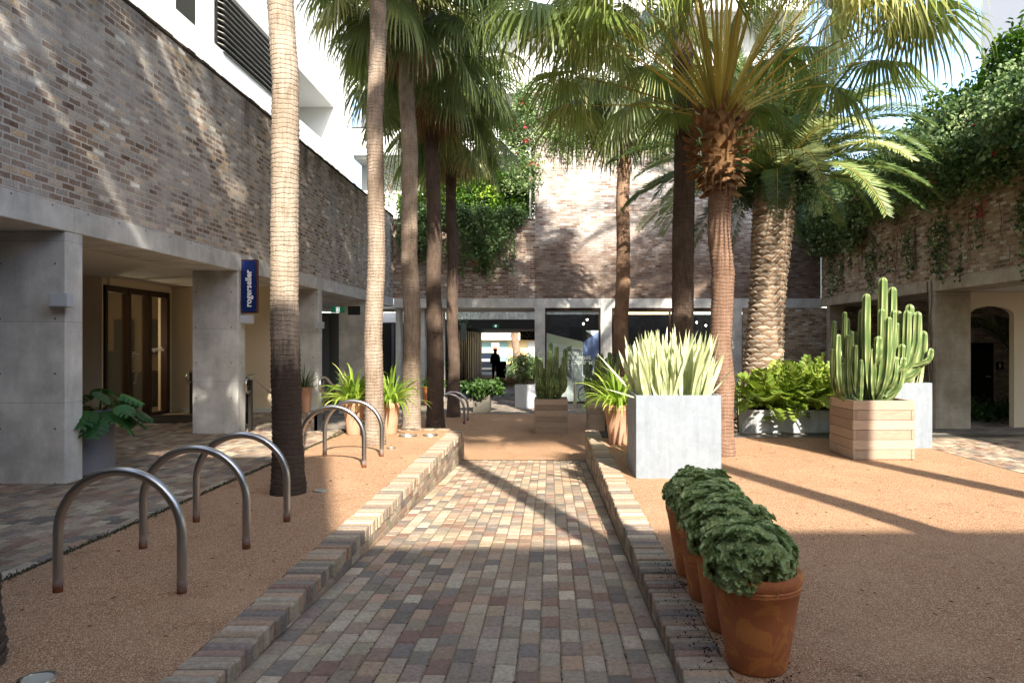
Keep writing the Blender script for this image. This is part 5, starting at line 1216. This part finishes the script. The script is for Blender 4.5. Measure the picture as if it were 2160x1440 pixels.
# hedge above the low back wall
n = 620; c = np.stack([RNG.uniform(-5.3, -.75, n), RNG.uniform(26.2, 27.4, n), RNG.uniform(5.95, 7.75, n)], 1); c[:, 2] -= np.clip(-4.2-c[:, 0], 0, 2)*.9*(c[:, 2] > 6.9)
vine('hedge', (-3, 26.8, 5.9), c, 'bright leafy hedge on the terrace above the low back wall', 'hedge', 34, .13, .075, .13, 'hedge', stems=26, cv=(.1, .95))
n = 300; x = RNG.uniform(-5.2, -1.0, n); dep = .35+1.9*np.clip(np.array([noise.noise((q*.8+2.3, 0, 0)) for q in x])+.42, 0, 1); c = np.stack([x, RNG.uniform(25.45, 25.88, n), 6.25-RNG.random(n)**1.2*dep], 1)
vine('hanging_vine', (-3, 25.8, 6), c, 'blue green vine hanging over the low back wall between the palms', 'vine', 34, .10, .08, .11, 'vine', flowers=np.array([[-2.6, 25.5, 4.4], [-3.2, 25.4, 4.2]]), strands=[((random.uniform(-4.6, -1.2), 25.6, 5.4), random.uniform(.6, 1.6)) for _ in range(26)])
# bougainvillea on the tall wall
n = 760; x = RNG.uniform(-1.2, 9.6, n); c = np.stack([x, RNG.uniform(25.35, 26.2, n), 10.6+.5*np.clip(x-4, 0, 1)-RNG.random(n)**1.3*(1.3+2.3*np.clip(np.array([noise.noise((q*.7+5, 1, 0)) for q in x])+.35, 0, 1.2))], 1)
n2 = 150; c2 = np.stack([RNG.uniform(-1.75, -.6, n2), RNG.uniform(25.5, 26.3, n2), RNG.uniform(7.0, 9.7, n2)], 1); c2[:, 0] += (c2[:, 2] < 8)*.25
c = np.concatenate([c, c2]); fl_ = c[RNG.integers(len(c), size=95)]+np.array([0, -.2, 0])
vine('bougainvillea', (2, 26, 6), c, 'flowering bougainvillea tumbling over the top of the tall pale wall', 'vine', 30, .10, .075, .13, 'vine', flowers=fl_, strands=[((random.uniform(-1.2, 5), 25.7, 9.2), random.uniform(.5, 1.5)) for _ in range(34)], stems=20, cv=(.2, .9))
t_ = thing('ivy_column', (-.68, 26, 6), 'steel post with an ivy strip at the step of the back wall', 'post')
b = MB(); b.box(-.72, -.66, 25.8, 25.86, 5.98, 9.4); b.build('steel_post', M['steel2'], t_)
lb = LB(); cloud(lb, np.stack([RNG.uniform(-.64, -.55, 60), RNG.uniform(25.85, 25.95, 60), RNG.uniform(6, 9.4, 60)], 1), .05, 20, .07, .05, cv=(0, .5)); lb.build('ivy', M['vine'], t_)
t_ = thing('wall_plate', (-1.3, 25.85, 5.99), 'small white shelf on top of the low back wall', 'shelf'); b = MB(); b.box(-1.62, -1.15, 25.8, 26.1, 6.0, 6.06); b.box(-1.5, -1.45, 25.9, 26, 5.985, 6.0); b.build('slab', M['white'], t_)
# small bare shrub at the corner
random.seed(77); RNG = np.random.default_rng(77)
c = np.stack([RNG.uniform(-6.4, -5.0, 60), RNG.uniform(26.5, 27.5, 60), RNG.uniform(6.1, 8.2, 60)], 1); t_ = vine('shrub', (-5.8, 27, 5.9), c, 'thin yellowish shrub at the corner of the two brick walls', 'shrub', 10, .1, .05, .15, 'strap_dark', stems=40)
# right wall vines
n = 1350; y = RNG.uniform(8.0, 25.6, n); nz = np.array([noise.noise((q*.55, 3, 0)) for q in y]); low = 5.0-.75*nz-.4*np.clip((y-21)/4, 0, 1); z = low+(6.75-low)*RNG.random(n)**.8; xx = 9.42-RNG.random(n)*(.15+1.25*np.clip(1-np.abs(z-5.9)/1.3, 0, 1)*(.6+.6*np.sin(y*1.3)**2))
c = np.stack([xx, y, z], 1); fl_ = np.concatenate([np.array([[8.75, 16.8, 5.45]])+RNG.normal(size=(9, 3))*.12, np.array([[8.9, 15.6, 6.35]])+RNG.normal(size=(7, 3))*.12, np.array([[8.8, 14.5, 6.25]])+RNG.normal(size=(4, 3))*.08, np.array([[9.2, 15.8, 4.4]])+RNG.normal(size=(3, 3))*.06, c[RNG.integers(n, size=14)]+np.array([-.2, -.1, 0])])
vine('climbing_vine', (9.4, 16, 6.3), c, 'dense vine with a few red flowers draped over the right brick wall', 'vine', 34, .105, .085, .14, 'vine', flowers=fl_, bias=(-.5, -.3, 0), nb=(-.8, -.5, .8), strands=[((9.42, random.uniform(11, 25), random.uniform(4.3, 4.9)), random.uniform(.4, 1.5)) for _ in range(34)], stems=30, cv=(.15, .95))
n = 900; y = RNG.uniform(8.5, 21.5, n); top_ = 8.1+.25*np.sin(y*1.7)-np.clip((y-16.5)/5, 0, 1)*1.0; c = np.stack([RNG.uniform(9.8, 11.4, n), y, 6.4+(top_-6.4)*RNG.random(n)**.7], 1)
vine('hedge', (10.3, 15, 6.3), c, 'tall bright green hedge growing on top of the right brick wall', 'hedge', 30, .16, .085, .16, 'hedge', bias=(-.3, -.2, .3), nb=(-.5, -.5, 1), stems=20, cv=(.15, 1.0))
# bare creepers on the right wall
t_ = thing('creeper_stems', (9.5, 17, 3.2), 'thin bare creeper stems on the right wall and column', 'creeper'); m_ = MB(); random.seed(8)
for k in range(34):
    y = random.uniform(14.5, 24); z = random.uniform(3.2, 4.0); q = [Vector((9.512, y, z))]
    for j in range(9): q.append(q[-1]+Vector((0, random.uniform(-.12, .12), random.uniform(.05, .22))))
    m_.tube(q, .006, 4)
for k in range(4):
    q = [Vector((9.5, 18.2+k*.06, .2))]
    for j in range(14): q.append(q[-1]+Vector((0, random.uniform(-.05, .05), .21)))
    m_.tube(q, .007, 4)
m_.build('stems', M['twig'], t_)
# inside the arch
RNG = np.random.default_rng(4); t_ = thing('small_palm', (13.2, 20.4, LOW), 'small feather palm seen through the arch', 'palm tree'); b = MB(); b.tube([(12.85, 20.4, LOW), (12.8, 20.4, .6), (12.75, 20.4, 1.4)], [.08, .06, .05], 10); b.build('trunk', M['bark_dark'], t_, smooth=True)
fl = LB(); rc = LB()
for i in range(11): a = i*2.4; pinnate(fl, rc, (12.75, 20.4, 1.4), (math.cos(a)*.6, math.sin(a)*.4, 1.0), 1.9, 2.3, RNG.uniform(0, .4), npair=34, ll=.36, lw=.02)
fl.build('crown', M['pinna'], t_); rc.build('frond_stalks', M['petiole_dark'], t_)
lb = LB(); cloud(lb, np.stack([RNG.uniform(11.5, 15, 170), RNG.uniform(19.6, 22, 170), LOW+RNG.uniform(.0, .35, 170)], 1), .12, 22, .1, .06, cv=(0, .6)); o = lb.build('ground_cover', M['strap_dark']); o['kind'] = 'stuff'; o['label'] = 'low dark ground cover behind the arch'
# scattered leaf litter on gravel and path
RNG = np.random.default_rng(41); n = 900; x = RNG.uniform(-3.6, 5.6, n); y = RNG.uniform(3, 13, n); ok = (x < -1.9) | (x > .95); x = x[ok]; y = y[ok]; n = len(x)
A_ = rdir(n); A_[:, 2] *= .15; V, F = leaves(np.stack([x, y, np.full(n, .004)], 1), A_, np.tile([0, 0, 1.], (n, 1)), RNG.uniform(.01, .045, n), RNG.uniform(.005, .014, n), .3)
o = make_mesh('leaf_litter', V, F, M['twig'], C=RNG.random(len(F)), uv=False); o['kind'] = 'stuff'; o['label'] = 'tiny fallen leaves and twigs on the gravel'

# dark moss line between pavement and gravel, soil spilt round the terracotta pots
RNG = np.random.default_rng(51); lb = LB(); n = 5200; y = RNG.uniform(2.6, 13.2, n); cloudw = np.abs(np.array([noise.noise((q*1.7, 0, 0)) for q in y]))
P = np.stack([-3.69+RNG.normal(size=n)*(.012+.05*cloudw), y, np.full(n, .0)], 1); A_ = rdir(n, (0, 0, .8)); V, F = leaves(P, A_, rdir(n), RNG.uniform(.008, .026, n), .009, .2); lb.add(V, F, np.repeat(RNG.uniform(0, .6, n), 2))
o = lb.build('moss', leaf_mat('moss_tufts', S(46, 44, 28), S(70, 72, 40), None, .1)); o['kind'] = 'stuff'; o['label'] = 'dark moss growing along the edge between pavement and gravel'
n = 700; k = RNG.integers(4, size=n); a = RNG.uniform(0, 6.28, n); r = .16+np.abs(RNG.normal(size=n))*.07; P = np.stack([np.array([q[0] for q in pots])[k]-.05+np.cos(a)*r, np.array([q[1] for q in pots])[k]+np.sin(a)*r*1.3, np.full(n, .004)], 1)
P[:, 2] += (P[:, 0] < .89)*.004
V, F = leaves(P, rdir(n), rdir(n, (0, 0, 1)), RNG.uniform(.006, .02, n), .01, .3)
o = make_mesh('spilt_soil', V, F, M['soil'], C=RNG.random(len(F)), uv=False); o['kind'] = 'stuff'; o['label'] = 'dark soil and debris spilt around the terracotta pots'
# moss in the path joints near the viewer
n = 2200; i = RNG.integers(1, 19, size=n); x = -1.58+i*(.645+1.58)/19+RNG.normal(size=n)*.004; y = 2.6+RNG.random(n)**1.3*5.5; kk = np.array([noise.noise((xx_*1.3, yy_*1.1, 3)) for xx_, yy_ in zip(x, y)]) > -.02; x = x[kk]; y = y[kk]; n = len(x)
P = np.stack([x, y, .092-.0462*y-.007], 1); V, F = leaves(P, rdir(n, (0, 0, 1.5)), rdir(n), RNG.uniform(.007, .013, n), .009, .2)
o = make_mesh('moss', V, F, bpy.data.materials['moss_tufts'], C=RNG.uniform(0, 1, len(F)), uv=False); o['kind'] = 'stuff'; o['label'] = 'moss in the joints of the brick path'
